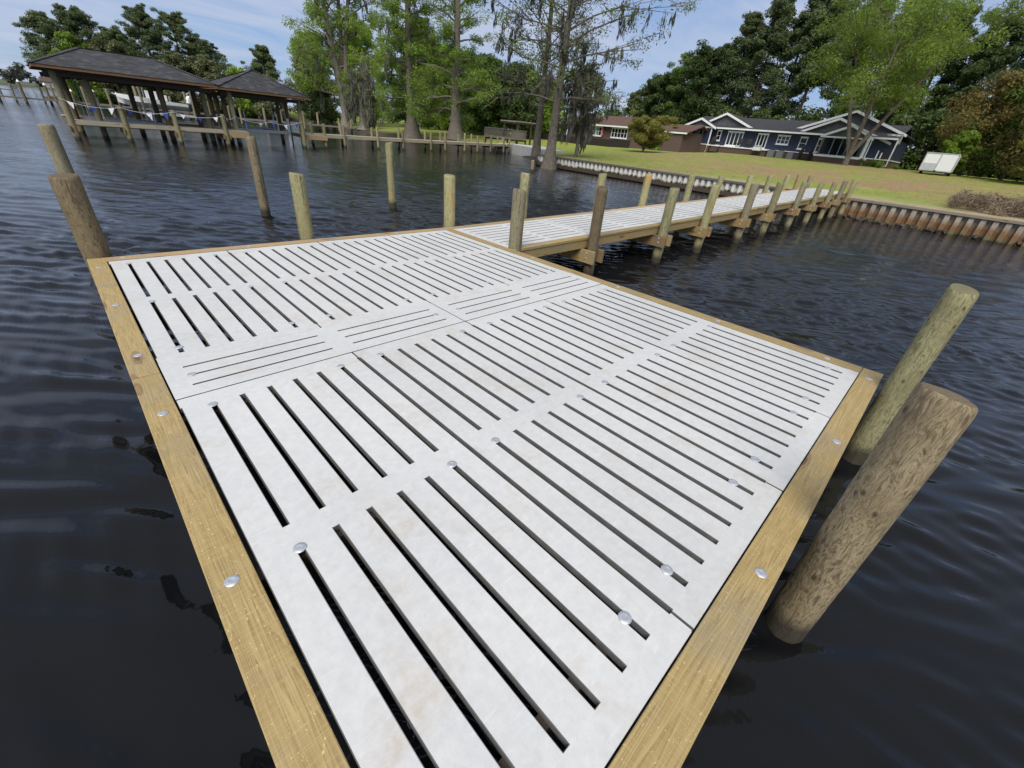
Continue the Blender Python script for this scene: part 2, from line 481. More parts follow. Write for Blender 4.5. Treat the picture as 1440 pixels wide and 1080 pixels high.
bx_ = mix(t, 1.0, mrange(t, sx_.outputs['X'], 31, 36, 0.0, 1.0), mrange(t, sx_.outputs['X'], 44, 52, 1.0, 0.0), 'MULTIPLY')
bx_ = mix(t, 1.0, bx_, mrange(t, sx_.outputs['Y'], 9, 19, 1.0, 0.0), 'MULTIPLY')
bx_ = mix(t, 1.0, bx_, ramp(t, noise(t, mapped(t, v, (1, 0.6, 1)), 0.5, 6, 0.7), [(0.42, 0.0), (0.54, 1.0)]), 'MULTIPLY')
f1 = mix(t, 1.0, f1, bx_, 'LIGHTEN')
f1 = mix(t, 1.0, f1, ramp(t, b_, [(0.25, 0.45), (0.55, 1.0)]), 'MULTIPLY')
col = mix(t, f1, col, brown)
# sandy strip just behind the right seawall, mud on the cove bank
sand = mix(t, 1.0, mrange(t, sx_.outputs['X'], 27.2, 29.8, 1.0, 0.0), mrange(t, sx_.outputs['Y'], 4, 10, 1.0, 0.0), 'MULTIPLY')
sand = mix(t, 1.0, sand, ramp(t, b_, [(0.35, 0.3), (0.6, 1.0)]), 'MULTIPLY')
col = mix(t, sand, col, (0.36, 0.29, 0.19))
mud = mrange(t, sx_.outputs['Z'], -0.25, 0.10, 1.0, 0.0)
col = mix(t, mud, col, (0.05, 0.038, 0.025))
L(t, col, p.inputs['Base Color'])
p.inputs['Roughness'].default_value = 0.9
bump(t, p, c_, 0.8, 0.08)
land = np_mesh('lawn', V, np.concatenate([F, F2]), m_lawn, smooth=True)
tag(land, kind='structure')
# far shore strip across the open water
fx = np.linspace(-900, 700, 60)
fv = []
for k, (dy, z) in enumerate(((0, -1.0), (6, 0.3), (900, 6.0))):
    for x in fx:
        fv.append((x, 560 + 25 * math.sin(x * 0.013) + 0.12 * x + dy, z))
ff = [(k * 60 + i, k * 60 + i + 1, (k + 1) * 60 + i + 1, (k + 1) * 60 + i) for k in range(2) for i in range(59)]
mb = MB(); mb.add(fv, ff)
FARG = plain('far_bank_ground', (0.07, 0.085, 0.04), 0.9, var=0.3, scale=0.05)
tag(mb.build('far_shore', FARG), kind='structure')

# water: a real rippled sheet, finer near the dock
def axis_grid(lo, hi, c0, c1, s, g, gb):
    a = [c0]
    while a[-1] < c1: a.append(a[-1] + s)
    d = s
    while a[-1] < hi: d *= g; a.append(a[-1] + d)
    b = [c0]; d = s
    while b[-1] > lo: d *= gb; b.append(b[-1] - d)
    return np.array(b[:0:-1] + a)
wx = axis_grid(-2500, 3000, -2.5, 9, 0.038, 1.0115, 1.014)
wy = axis_grid(-1500, 3500, -8.5, 4, 0.038, 1.0115, 1.04)
WX_, WY_ = np.meshgrid(wx, wy)
DX = np.gradient(wx)[None, :]; DY = np.gradient(wy)[:, None]
SP = np.maximum(DX, DY)
H = np.zeros_like(WX_)
wr = np.random.default_rng(11)
for k in range(60):
    lam = 0.15 * (1.058 ** k)
    if lam > 3.2: break
    th = R(212) + wr.normal(0, 0.34)
    kk = 2 * math.pi / lam
    amp = 0.0120 * lam ** 0.16 / (1 + (lam / 0.75) ** 2) * wr.uniform(0.5, 1.0)
    ph = wr.uniform(0, 6.28)
    # slow patchiness so that crests are short
    e = 0.5 + 0.5 * np.sin(WX_ * wr.uniform(-1.2, 1.2) / lam + WY_ * wr.uniform(-1.2, 1.2) / lam + wr.uniform(0, 6.28))
    fade = sm((lam / SP - 2.6) / 2.5)
    H += amp * e * fade * np.sin(kk * (WX_ * math.cos(th) + WY_ * math.sin(th)) + ph)
# calmer lee right beside the platform
calm = 0.60 + 0.40 * sm((np.hypot((WX_ - 0.5) / 1.2, (WY_ + 5.0)) - 3.0) / 7.0)
H = H + 6.0 * np.maximum(H, 0) ** 2
H *= calm
Vw = np.stack([WX_, WY_, WZ + H], 2).reshape(-1, 3)
ny_, nx_ = WX_.shape
ii, jj = np.meshgrid(np.arange(ny_ - 1), np.arange(nx_ - 1), indexing='ij')
a = ii * nx_ + jj
Fw = np.stack([a, a + 1, a + nx_ + 1, a + nx_], 2).reshape(-1, 4)
m_w, t, p, o = new_mat('dark_lake_water')
v = worldpos(t)
p.inputs['Base Color'].default_value = (0.006, 0.0066, 0.008, 1)
p.inputs['Roughness'].default_value = 0.045
p.inputs['IOR'].default_value = 1.333
b1 = noise(t, mapped(t, v, (1.0, 0.5, 1), rot=(0, 0, R(25))), 4.6, 6, 0.66, 0.7)
b2 = noise(t, mapped(t, v, (1.0, 0.5, 1), rot=(0, 0, R(25))), 0.9, 4, 0.55, 0.4)
patch = noise(t, v, 0.11, 3, 0.5)
hh = mix(t, 0.45, b1, b2)
bp = N(t, 'ShaderNodeBump'); bp.inputs['Distance'].default_value = 0.10
L(t, hh, bp.inputs['Height'])
dist = N(t, 'ShaderNodeVectorMath', operation='DISTANCE'); dist.inputs[1].default_value = (0.5, -5.0, WZ)
L(t, v, dist.inputs[0])
L(t, mix(t, 1.0, mrange(t, dist.outputs['Value'], 3.5, 18, 0.02, 0.62), ramp(t, patch, [(0.35, 0.55), (0.65, 1.0)]), 'MULTIPLY'), bp.inputs['Strength'])
L(t, bp.outputs[0], p.inputs['Normal'])
water = np_mesh('water', Vw, Fw, m_w, smooth=True)
tag(water, kind='structure')
# ================================================================ platform
PW, PLN, STR = 1.0363, 2.5908, 0.5182
S7 = PW / 7
def cells(mb, xc, yc, filled, z0, z1):
    """axis aligned plate with holes: filled(i,j) per cell"""
    xc = sorted(set(round(x, 5) for x in xc)); yc = sorted(set(round(y, 5) for y in yc))
    nx, ny = len(xc) - 1, len(yc) - 1
    f = [[filled((xc[i] + xc[i + 1]) / 2, (yc[j] + yc[j + 1]) / 2) for j in range(ny)] for i in range(nx)]
    idx = {}
    def vid(i, j, k):
        key = (i, j, k)
        if key not in idx:
            idx[key] = len(mb.v); mb.v.append((xc[i], yc[j], (z0, z1)[k]))
        return idx[key]
    g = lambda i, j: 0 <= i < nx and 0 <= j < ny and f[i][j]
    for i in range(nx):
        for j in range(ny):
            if not f[i][j]: continue
            mb.f.append((vid(i, j, 1), vid(i + 1, j, 1), vid(i + 1, j + 1, 1), vid(i, j + 1, 1)))
            mb.f.append((vid(i, j, 0), vid(i, j + 1, 0), vid(i + 1, j + 1, 0), vid(i + 1, j, 0)))
            if not g(i - 1, j): mb.f.append((vid(i, j, 0), vid(i, j, 1), vid(i, j + 1, 1), vid(i, j + 1, 0)))
            if not g(i + 1, j): mb.f.append((vid(i + 1, j, 0), vid(i + 1, j + 1, 0), vid(i + 1, j + 1, 1), vid(i + 1, j, 1)))
            if not g(i, j - 1): mb.f.append((vid(i, j, 0), vid(i + 1, j, 0), vid(i + 1, j, 1), vid(i, j, 1)))
            if not g(i, j + 1): mb.f.append((vid(i, j + 1, 0), vid(i, j + 1, 1), vid(i + 1, j + 1, 1), vid(i + 1, j + 1, 0)))
def slotted(wid, lng, nslot, groups, sw=0.026, notch=0.0115, gap=0.0035, th=0.036, ends=(0.10, 0.09)):
    """panel with slots along +y (0..lng), x 0..wid; notched long edges"""
    mb = MB(); s = wid / (nslot + 1)
    xs = [gap, notch, wid - notch, wid - gap]; ys = [gap, lng - gap, ends[0], lng - ends[1]]
    for k in range(nslot): xs += [s * (k + 1) - sw / 2, s * (k + 1) + sw / 2]
    for a, b in groups: ys += [a, b]
    def filled(x, y):
        if (x < notch or x > wid - notch) and ends[0] < y < lng - ends[1]: return False
        for k in range(nslot):
            if abs(x - s * (k + 1)) < sw / 2:
                for a, b in groups:
                    if a < y < b: return False
        return True
    cells(mb, xs, ys, filled, -th, 0.0)
    return mb
GROUPS = [(0.135, 1.25), (1.375, 2.49)]
plat = thing('dock_platform', (2.07, -2.85, 0), 'large square dock platform of pale slotted concrete-like panels edged with yellow timber boards', 'dock')
# bolt head mesh: low washer-head with a raised ring
def bolt_mesh(r=0.0245, h=0.0055):
    mb = MB()
    prof = [(r, 0.0), (r, h * 0.35), (r * 0.93, h * 0.62), (r * 0.62, h * 0.9), (r * 0.55, h * 1.0), (r * 0.46, h * 1.0), (r * 0.40, h * 0.88), (0.0, h * 0.95)]
    n = 20
    vs = []; fs = []
    for (a, z) in prof[:-1]:
        for k in range(n): vs.append((a * math.cos(2 * math.pi * k / n), a * math.sin(2 * math.pi * k / n), z))
    vs.append((0, 0, prof[-1][1]))
    for i in range(len(prof) - 2):
        for k in range(n): fs.append((i * n + k, i * n + (k + 1) % n, (i + 1) * n + (k + 1) % n, (i + 1) * n + k))
    b = (len(prof) - 2) * n
    for k in range(n): fs.append((b + k, b + (k + 1) % n, len(vs) - 1))
    mb.add(vs, fs)
    return mb
_b = bolt_mesh().build('bolt', STEEL, None, smooth=True)
BOLT = _b.data
bpy.data.objects.remove(_b)
def bolt(parent, x, y, z, rot=None, s=1.0):
    o = bpy.data.objects.new('bolt', BOLT); C.objects.link(o)
    o.parent = parent
    base = ORIG[parent.name] + (parent.location if parent.type == 'MESH' else Vector((0, 0, 0)))
    o.location = Vector((x, y, z)) - base
    if rot: o.rotation_euler = rot
    o.scale = (s, s, s)
    return o
rb = random.Random(3)
PANEL = slotted(PW, PLN, 6, GROUPS)
def place_panel(mb, root, x, y, rotz=0, dz=0.0, kx=1.0, tilt=0.0, bolts=()):
    """panel laid with its origin corner at (x,y)"""
    o = MB()
    for (a, b, c) in mb.v: o.v.append((a, b, c))
    o.f = mb.f
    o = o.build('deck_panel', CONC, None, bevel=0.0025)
    o.data.materials.append(SIDE_SHADE)
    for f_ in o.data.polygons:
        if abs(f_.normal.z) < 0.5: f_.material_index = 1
    ORIG[o.name] = ORIG[root.name]
    o.parent = root
    o.location = Vector((x, y, dz)) - ORIG[root.name]
    o.rotation_euler = (0, tilt, rotz)
    for (bx, by) in bolts:
        q = bpy.data.objects.new('bolt', BOLT); C.objects.link(q); q.parent = o
        q.location = (bx + rb.uniform(-.004, .004), by + rb.uniform(-.01, .01), 0.001); q.rotation_euler = (0, 0, rb.uniform(0, 6))
    return o
# panels run along -y in the world: rotate local +y onto -y by 180 degrees (local x then runs to -x)
LB = [(S7 * a, b) for a in (1, 6) for b in (0.155, 1.385, 2.40)]
for col_ in range(4):
    for y0 in (0.0, -(PLN + STR)):
        place_panel(PANEL, plat, (col_ + 1) * PW, y0 - 0.002, math.pi, rb.uniform(-.001, .001), bolts=LB)
STRIP = slotted(STR, 2 * PW, 3, [(0.11, 0.955), (1.11, 1.965)], sw=0.016, notch=0.0045, ends=(0.25, 0.2))
for k in range(2):
    # local y -> world +x : rotate -90 ; local x -> world -y
    place_panel(STRIP, plat, k * 2 * PW, -PLN, -math.pi / 2, rb.uniform(-.001, .001), bolts=[(STR / 2, 0.125), (STR / 2, 1.95)])
D = 2 * PLN + STR
def board(mat, parent, x0, x1, y0, y1, z0=-0.040, z1=0.004, bolts=(), name='edge_board', bev=0.004):
    o = MB().box(x0, x1, y0, y1, z0, z1).build(name, mat, parent, bevel=bev, segs=2)
    for (x, y) in bolts: bolt(o, x, y, z1, (0, 0, rb.uniform(0, 6)))
    return o
XW = 4 * PW
board(WY, plat, -0.144, -0.005, -2.722, 0.152, bolts=[(-0.075, -0.2), (-0.072, -1.36), (-0.07, -2.41)])
board(WY, plat, -0.143, -0.005, -7.2 + 1.35, -2.731, bolts=[(-0.072, -3.22), (-0.078, -4.49), (-0.07, -5.55)])
board(WX, plat, -0.008, 4.286, -D - 0.144, -D - 0.005, bolts=[(0.3, -5.78), (1.47, -5.785), (2.82, -5.79), (4.06, -5.775)])
board(WY, plat, XW + 0.004, 4.285, -3.09, -1.50, z1=0.003, bolts=[(4.215, -1.9)])
board(WY, plat, XW + 0.004, 4.286, -D - 0.001, -3.094, bolts=[(4.21, -3.29), (4.22, -4.48), (4.205, -5.45)])
board(WY, plat, XW + 0.004, 4.285, -1.496, 0.010, z1=0.004)
board(WXO, plat, -0.010, 2.10, 0.012, 0.150, bolts=[(0.13, 0.08), (1.3, 0.085)])
board(WXO, plat, 2.104, 4.62, 0.012, 0.149, bolts=[(3.3, 0.08)])
# frame under the deck
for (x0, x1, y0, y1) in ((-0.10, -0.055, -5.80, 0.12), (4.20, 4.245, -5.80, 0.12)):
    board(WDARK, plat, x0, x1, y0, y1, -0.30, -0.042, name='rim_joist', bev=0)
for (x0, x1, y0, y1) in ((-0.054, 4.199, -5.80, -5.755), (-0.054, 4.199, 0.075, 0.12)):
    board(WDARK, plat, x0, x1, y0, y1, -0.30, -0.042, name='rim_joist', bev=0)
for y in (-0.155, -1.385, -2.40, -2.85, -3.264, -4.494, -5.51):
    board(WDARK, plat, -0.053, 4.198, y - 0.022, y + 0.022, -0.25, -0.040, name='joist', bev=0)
# ================================================================ piles
def pile_mesh(r, z0, z1, seed, taper=0.0, lean=(0, 0), n=28, rough=0.03):
    rr = random.Random(seed)
    zs = []
    z = z0
    while z < z1 - 0.1: zs.append(z); z += 0.11
    mb = MB(); ph = [rr.uniform(0, 6.28) for _ in range(6)]
    prof = [(z, 1.0) for z in zs] + [(z1 - 0.035, 1.0), (z1 - 0.012, 0.965), (z1 - 0.002, 0.90), (z1 + 0.002, 0.6), (z1 + 0.003, 0.02)]
    tl = (rr.uniform(-.02, .02), rr.uniform(-.02, .02))
    vs = []; fs = []
    for (z, k) in prof:
        f = (z - z0) / (z1 - z0)
        rad = r * (1 + taper * (1 - f)) * k
        for a in range(n):
            t_ = 2 * math.pi * a / n
            q = rad * (1 + rough * (math.sin(2 * t_ + ph[0] + z * 0.7) * 0.6 + math.sin(3 * t_ + ph[1] - z * 1.1) * 0.5 + math.sin(7 * t_ + ph[2] + z * 2.0) * 0.22) + rr.uniform(-.012, .012) * (k == 1.0))
            x = q * math.cos(t_); y = q * math.sin(t_)
            zt = z + (tl[0] * x / r + tl[1] * y / r) * (k if z > z1 - 0.05 else 0)
            vs.append((x + lean[0] * (z - z0), y + lean[1] * (z - z0), zt))
    for i in range(len(prof) - 1):
        for a in range(n):
            b = (a + 1) % n
            fs.append((i * n + a, i * n + b, (i + 1) * n + b, (i + 1) * n + a))
    fs.append(tuple(len(vs) - n + a for a in range(n)))
    mb.add(vs, fs)
    return mb
def pile_at(name, mat, x, y, r, ztop, seed, parent=None, lean=(0, 0), taper=0.05, z0=-1.6, n=28):
    mb = pile_mesh(r, z0, ztop, seed, taper, lean, n)
    dx, dy = lean[0] * (0 - z0), lean[1] * (0 - z0)
    mb.v = [(a + x - dx, b + y - dy, c) for a, b, c in mb.v]
    return mb.build(name, mat, parent, smooth=True, loc=None if parent else (x, y, WZ))
GP = 'mooring piles round the dock'
for args in (
    (P_DARK, -0.05, 0.275, 0.108, 0.745, 1, (0, 0), 'thick dark brown pile standing at the outer left corner of the platform'),
    (P_GREY, 0.02, 5.40, 0.105, 0.905, 2, (-0.01, 0), 'brown pile standing in open water directly behind the dark corner pile'),
    (P_BROWN, 1.945, -5.99, 0.092, 0.785, 3, (0, 0.02), 'big knotted brown pile close beside the near edge of the platform, nearest the viewer'),
    (P_OLIVE, 3.98, -5.955, 0.084, 0.815, 4, (0, 0), 'pale streaked olive pile behind the big knotted one at the right corner of the platform'),
    (P_GREEN, 2.05, 0.265, 0.088, 0.78, 5, (0.0, 0), 'stout yellow green pile with an orange stain low down, just behind the far edge board'),
    (P_GREEN, 4.42, 0.265, 0.095, 0.775, 6, (0, 0), 'green pile behind the far edge board where the walkway meets the platform'),
    (P_GREY, 4.39, -1.375, 0.094, 0.785, 7, (0, 0), 'grey brown pile in the corner between platform and the right side of the walkway'),
    (P_BROWN, 3.02, 5.30, 0.092, 0.905, 8, (0.01, 0), 'slender brown pile standing free in the water, left of the tall green one'),
    (P_GREEN, 6.36, 5.50, 0.096, 0.945, 9, (0.0, 0), 'tall green pile standing free in the water far from the platform'),
):
    mat, x, y, r, zt, sd_, lean, lab = args
    tag(pile_at('mooring_pile', mat, x, y, r, zt, sd_, lean=lean), lab, 'pile', GP)
# ================================================================ walkway
KZ = 0.0178
def wz(x): return KZ * (x - 4.3)
XE = 26.0
TILT = -math.atan(KZ)
walk = thing('walkway', (15, -0.7, 0), 'long narrow walkway of pale slotted panels on timber piles, leading to the shore', 'walkway')
def wyr(x): return -1.458 - 0.008 * (x - 4.3)     # outer right edge
YAW = -0.008
wy_in0, wy_wid = -1.322, 1.33
PNL = slotted(wy_wid, PLN, 8, [(0.12, 1.24), (1.37, 2.49)], sw=0.020)
PNL_S = slotted(wy_wid, 2.06, 8, [(0.12, 0.97), (1.09, 1.94)], sw=0.020)
x = 4.293
k = 0
while x < XE - 0.3:
    ln = 2.06 if k == 0 else PLN
    mbp = PNL_S if k == 0 else PNL
    if x + ln > XE + 0.3:
        ln = max(0.7, XE - x); mbp = slotted(wy_wid, ln, 8, [(0.12, ln - 0.12)], sw=0.02)
    # local y -> +x (rotate -90), local x -> -y ; origin at the left inner corner
    yl = wyr(x) + 0.136 + wy_wid
    s8 = wy_wid / 9
    bl = [(s8 * a, b) for a in (1, 4, 8) for b in ((0.14, ln * 0.53, ln - 0.17) if x < 13 else (0.14,))]
    o = place_panel(mbp, walk, x, yl, 0, wz(x), bolts=bl)
    o.rotation_mode = 'QUATERNION'
    d = Vector((1, YAW, KZ)).normalized(); sy = Vector((0, 0, 1)).cross(d).normalized(); up = d.cross(sy)
    # columns: local x -> -sy, local y -> d, local z -> up
    o.rotation_quaternion = Matrix(((-sy.x, d.x, up.x), (-sy.y, d.y, up.y), (-sy.z, d.z, up.z))).to_quaternion()
    x += ln; k += 1
def sloped_board(mat, name, x0, x1, off0, off1, z0, z1):
    """along the walkway; off from the outer right edge line"""
    mb = MB(); vs = []
    for xx in (x0, x1):
        for (o_, z) in ((off0, z0), (off1, z0), (off1, z1), (off0, z1)):
            vs.append((xx, wyr(xx) + o_, wz(xx) + z))
    mb.add(vs, [(0, 1, 2, 3), (7, 6, 5, 4), (0, 4, 5, 1), (1, 5, 6, 2), (2, 6, 7, 3), (3, 7, 4, 0)])
    return mb.build(name, mat, walk, bevel=0.004)
WTOT = wy_wid + 2 * 0.136
cuts = [4.30, 6.35, 8.94, 11.53, 14.1, 16.7, 19.3, 21.9, 24.5, XE]
for a, b in zip(cuts, cuts[1:]):
    sloped_board(WX, 'edge_board', a + 0.002, b - 0.002, 0.0, 0.132, -0.04, 0.004)
    sloped_board(WXO if a > 4.4 else WX, 'edge_board', max(a, 4.63) + 0.002, b - 0.002, WTOT - 0.132, WTOT, -0.04, 0.004)
for a, b in zip(cuts[::2], cuts[2::2] + [XE]):
    if b - a < 0.5: continue
    for off in (0.012, 0.55, 1.03, WTOT - 0.06):
        sloped_board(WX if off < 0.1 else WYO, 'stringer', a + 0.001, b - 0.001, off, off + 0.045, -0.178, -0.044)
PX = [6.08, 8.50, 10.45, 12.95, 15.0, 17.55, 19.75, 21.85, 23.6, 25.55]
rp = random.Random(8)
mats = [P_GREY, P_OLIVE, P_GREEN, P_GREY, P_OLIVE]
for i, px in enumerate(PX):
    yr = wyr(px) - 0.098; yl = wyr(px) + WTOT + 0.098
    zt = 0.79 + 0.007 * (px - 6)
    pile_at('pile', [P_DARK, P_GREY, P_OLIVE, P_GREY, P_GREEN][i % 5] if i == 0 else mats[i % 5], px, yr, 0.094 + rp.uniform(-.006, .006), zt + rp.uniform(-.03, .03), 20 + i, walk, (rp.uniform(-.012, .012), rp.uniform(-.01, .01)), n=20)
    pile_at('pile', P_GREEN if i % 3 else P_OLIVE, px + rp.uniform(0.05, .2), yl, 0.092 + rp.uniform(-.006, .006), zt + rp.uniform(-.03, .03), 50 + i, walk, (rp.uniform(-.012, .012), rp.uniform(-.01, .01)), n=20)
    # paired cross beams clamping the piles, under the stringers
    for s_ in (-1, 1):
        xx = px + s_ * 0.128
        zt2 = wz(xx) - 0.181
        cb = MB().box(xx - 0.026, xx + 0.026, yr - 0.16, yl + 0.14, zt2 - 0.215, zt2).build('cross_beam', WYO if (i + (s_ > 0)) % 2 else WY, walk, bevel=0.004)
        if s_ < 0:
            for q in (-0.05, -0.135):
                for yy in (yr + 0.0, yl):
                    o = bolt(cb, xx - 0.026, yy + rp.uniform(-.02, .02), zt2 + q, (0, -math.pi / 2, 0), 0.8)


# ================================================================ seawalls
def sheet_mat(name, kind):
    m, t, p, o = new_mat(name)
    v = worldpos(t)
    zw = zworld(t)
    n = noise(t, mapped(t, v, (2.5, 2.5, 0.9)), 1.0, 4, 0.6)
    n2 = noise(t, v, 14.0, 4, 0.6)
    zz = N(t, 'ShaderNodeMath', operation='MULTIPLY_ADD'); L(t, n, zz.inputs[0]); zz.inputs[1].default_value = 0.46; L(t, zw, zz.inputs[2])
    base = ramp(t, n2, [(0.3, (0.56, 0.545, 0.48)), (0.7, (0.76, 0.74, 0.66))])
    if kind == 'rust':
        base = ramp(t, n2, [(0.3, (0.36, 0.33, 0.26)), (0.7, (0.58, 0.54, 0.44))])
        col = mix(t, mrange(t, zz.outputs[0], -0.12, 0.30, 1.0, 0.0), base, ramp(t, n2, [(0.3, (0.15, 0.075, 0.032)), (0.7, (0.27, 0.15, 0.07))]))
        col = mix(t, mrange(t, zz.outputs[0], -0.36, -0.22, 1.0, 0.0), col, (0.16, 0.14, 0.065))
        col = mix(t, mrange(t, zz.outputs[0], -0.46, -0.36, 1.0, 0.0), col, (0.025, 0.018, 0.012))
    else:
        col = mix(t, mrange(t, zz.outputs[0], -0.14, -0.02, 1.0, 0.0), base, ramp(t, n2, [(0.35, (0.02, 0.017, 0.012)), (0.75, (0.10, 0.07, 0.035))]))
    L(t, col, p.inputs['Base Color'])
    p.inputs['Roughness'].default_value = 0.7
    return m
SH_RUST = sheet_mat('rust_stained_sheet_pile', 'rust')
SH_WHITE = sheet_mat('white_vinyl_sheet_pile', 'white')
CAPM = wood('weathered_cap_timber', 'y', (0.14, 0.11, 0.075), (0.25, 0.205, 0.145), (0.35, 0.30, 0.225))
CAPD = wood('dark_cap_timber', 'y', (0.06, 0.05, 0.038), (0.12, 0.10, 0.08), (0.19, 0.165, 0.13))
def seawall(label, pts, mat, capm, waler=True, per=0.37, dep=0.17, top=0.07, capw=0.34, caph=0.11):
    a0 = pts[0]
    root = thing('seawall', (a0[0], a0[1], WZ), label, 'seawall')
    prof = []
    for a, b in zip(pts, pts[1:]):
        a = Vector(a); b = Vector(b); d = (b - a); ln = d.length; d.normalize(); nrm = Vector((-d.y, d.x))   # towards the water
        k = 0
        while k * per < ln - 1e-6:
            for f_, o_ in ((0.0, 0.0), (0.44, 0.0), (0.54, -dep), (0.90, -dep)):
                s_ = k * per + f_ * per
                if s_ > ln: break
                q = a + d * s_ + nrm * o_
                prof.append((q.x, q.y))
            k += 1
    mb = MB(); n = len(prof)
    vs = [(x, y, -2.0) for x, y in prof] + [(x, y, top) for x, y in prof]
    mb.add(vs, [(i, i + 1, n + i + 1, n + i) for i in range(n - 1)])
    mb.build('sheet_piling', mat, root)
    for a, b in zip(pts, pts[1:]):
        a = Vector(a); b = Vector(b); ln = (b - a).length; d = (b - a) / ln; nrm = Vector((-d.y, d.x))
        k = max(1, round(ln / 4.9))
        for i in range(k):
            p0 = a + d * (ln * i / k + 0.002) - nrm * 0.10; p1 = a + d * (ln * (i + 1) / k - 0.002) - nrm * 0.10
            MB().beam((p0.x, p0.y, top + caph / 2 + .002), (p1.x, p1.y, top + caph / 2 + .002), capw, caph).build('cap_board', capm, root, bevel=0.008)
        if waler:
            p0 = a + nrm * 0.07; p1 = b + nrm * 0.07
            MB().beam((p0.x, p0.y, WZ + 0.16), (p1.x, p1.y, WZ + 0.16), 0.12, 0.20).build('waler', WDARK, root)
    return root
def sx(y): return float(shore_x(y))
seawall('grey white corrugated seawall with a dark timber cap, left of the walkway below the lawn', [(30.0, 22.0), (sx(19.5), 19.5), (sx(-0.7), -0.7)][::-1], SH_WHITE, CAPD)
seawall('rust stained corrugated seawall with a broad timber cap, right of the walkway', [(sx(-0.75) - .02, -0.75), (sx(-8), -8.0), (sx(-34), -34)][::-1], SH_RUST, CAPM, waler=False)
# rubble at the foot of the right wall
rr = random.Random(4)
def blob(mb, c, r, seed, sub=1, sq=(1, 1, 0.7)):
    bm = bmesh.new(); bmesh.ops.create_icosphere(bm, subdivisions=sub, radius=1)
    q = random.Random(seed)
    for vv in bm.verts:
        k = q.uniform(0.72, 1.15)
        vv.co = Vector((vv.co.x * r * sq[0] * k, vv.co.y * r * sq[1] * k, vv.co.z * r * sq[2] * k)) + Vector(c)
    bm.verts.index_update()
    mb.add([tuple(v_.co) for v_ in bm.verts], [tuple(v_.index for v_ in f_.verts) for f_ in bm.faces]); bm.free()
ROCK = plain('dark_wet_rubble', (0.05, 0.035, 0.025), 0.7, var=0.6, scale=9, bumpy=0.4)
mb = MB()
for i in range(120):
    y = rr.uniform(-5.6, -1.0) if i < 90 else rr.uniform(-14, -5)
    blob(mb, (sx(y) - rr.uniform(0.08, 0.75) * (1.2 if i < 90 else .5), y, WZ + rr.uniform(-0.06, 0.10)), rr.uniform(0.05, 0.15), i)
tag(mb.build('rubble', ROCK), 'dark broken shell and rubble heaped at the foot of the rusty seawall', 'rubble', kind='stuff')
tag(pile_at('mooring_pile', P_BROWN, 22.3, 15.2, 0.11, 0.03, 77), 'short reddish stump of a post in the water before the root flared cypress', 'post')
# ================================================================ boathouses
SHING, t, p, o = new_mat('charcoal_shingles')
v = worldpos(t)
vb = N(t, 'ShaderNodeTexVoronoi'); vb.inputs['Scale'].default_value = 1.0
L(t, mapped(t, v, (4, 4, 9)), vb.inputs['Vector'])
hs = N(t, 'ShaderNodeSeparateColor'); L(t, vb.outputs['Color'], hs.inputs[0])
L(t, ramp(t, hs.outputs[0], [(0.0, (0.016, 0.017, 0.019)), (0.75, (0.034, 0.035, 0.039)), (1.0, (0.06, 0.06, 0.064))]), p.inputs['Base Color'])
p.inputs['Roughness'].default_value = 0.85
FASC = wood('orange_brown_fascia', 'x', (0.09, 0.045, 0.017), (0.19, 0.09, 0.03), (0.29, 0.15, 0.06))
SOFF = plain('dark_soffit_boards', (0.055, 0.038, 0.02), 0.8)
def hip_roof(root, x0, x1, y0, y1, ze, rx0, rx1, ry, zr):
    A = [(x0, y0, ze), (x1, y0, ze), (x1, y1, ze), (x0, y1, ze)]
    r0 = (rx0, ry, zr); r1 = (rx1, ry, zr)
    mb = MB()
    if rx1 - rx0 > 0.05:
        mb.add(A + [r0, r1], [(0, 1, 5, 4), (1, 2, 5), (2, 3, 4, 5), (3, 0, 4)])
    else:
        mb.add(A + [r0], [(0, 1, 4), (1, 2, 4), (2, 3, 4), (3, 0, 4)])
    ro = mb.build('roof', SHING, root)
    # ridge and hip caps
    mc = MB()
    mc.beam((rx0 - .02, ry, zr + .02), (rx1 + .02, ry, zr + .02), .22, .012)
    for a_, b_ in ((A[0], r0), (A[3], r0), (A[1], r1), (A[2], r1)):
        mc.beam((a_[0], a_[1], a_[2] + .02), (b_[0], b_[1], b_[2] + .02), .20, .01)
    mc.build('ridge_cap', SHING, ro)
    f = 0.03; h = 0.12
    mb = MB()
    mb.box(x0 + .03, x1 - .03, y0 + .03, y0 + .03 + f, ze - h, ze - .008); mb.box(x0 + .03, x1 - .03, y1 - .03 - f, y1 - .03, ze - h, ze - .008)
    mb.box(x0 + .03, x0 + .03 + f, y0 + .061, y1 - .061, ze - h, ze - .008); mb.box(x1 - .03 - f, x1 - .03, y0 + .061, y1 - .061, ze - h, ze - .008)
    mb.build('fascia', FASC, ro)
    mb = MB().box(x0 + .07, x1 - .07, y0 + .07, y1 - .07, ze - h + .02, ze - h + .045)
    mb.build('soffit', SOFF, ro)
    return ro
bh = thing('boathouse', (4, 28, WZ), 'long boathouse with a dark hipped shingle roof on piles over the water', 'boathouse')
hip_roof(bh, 0.45, 7.55, 25.2, 32.2, 2.26, 2.55, 5.45, 28.7, 3.22)
def bpile(root, x, y, zt, r, mat, seed):
    return pile_at('pile', mat, x, y, r, zt, seed, root, n=14)
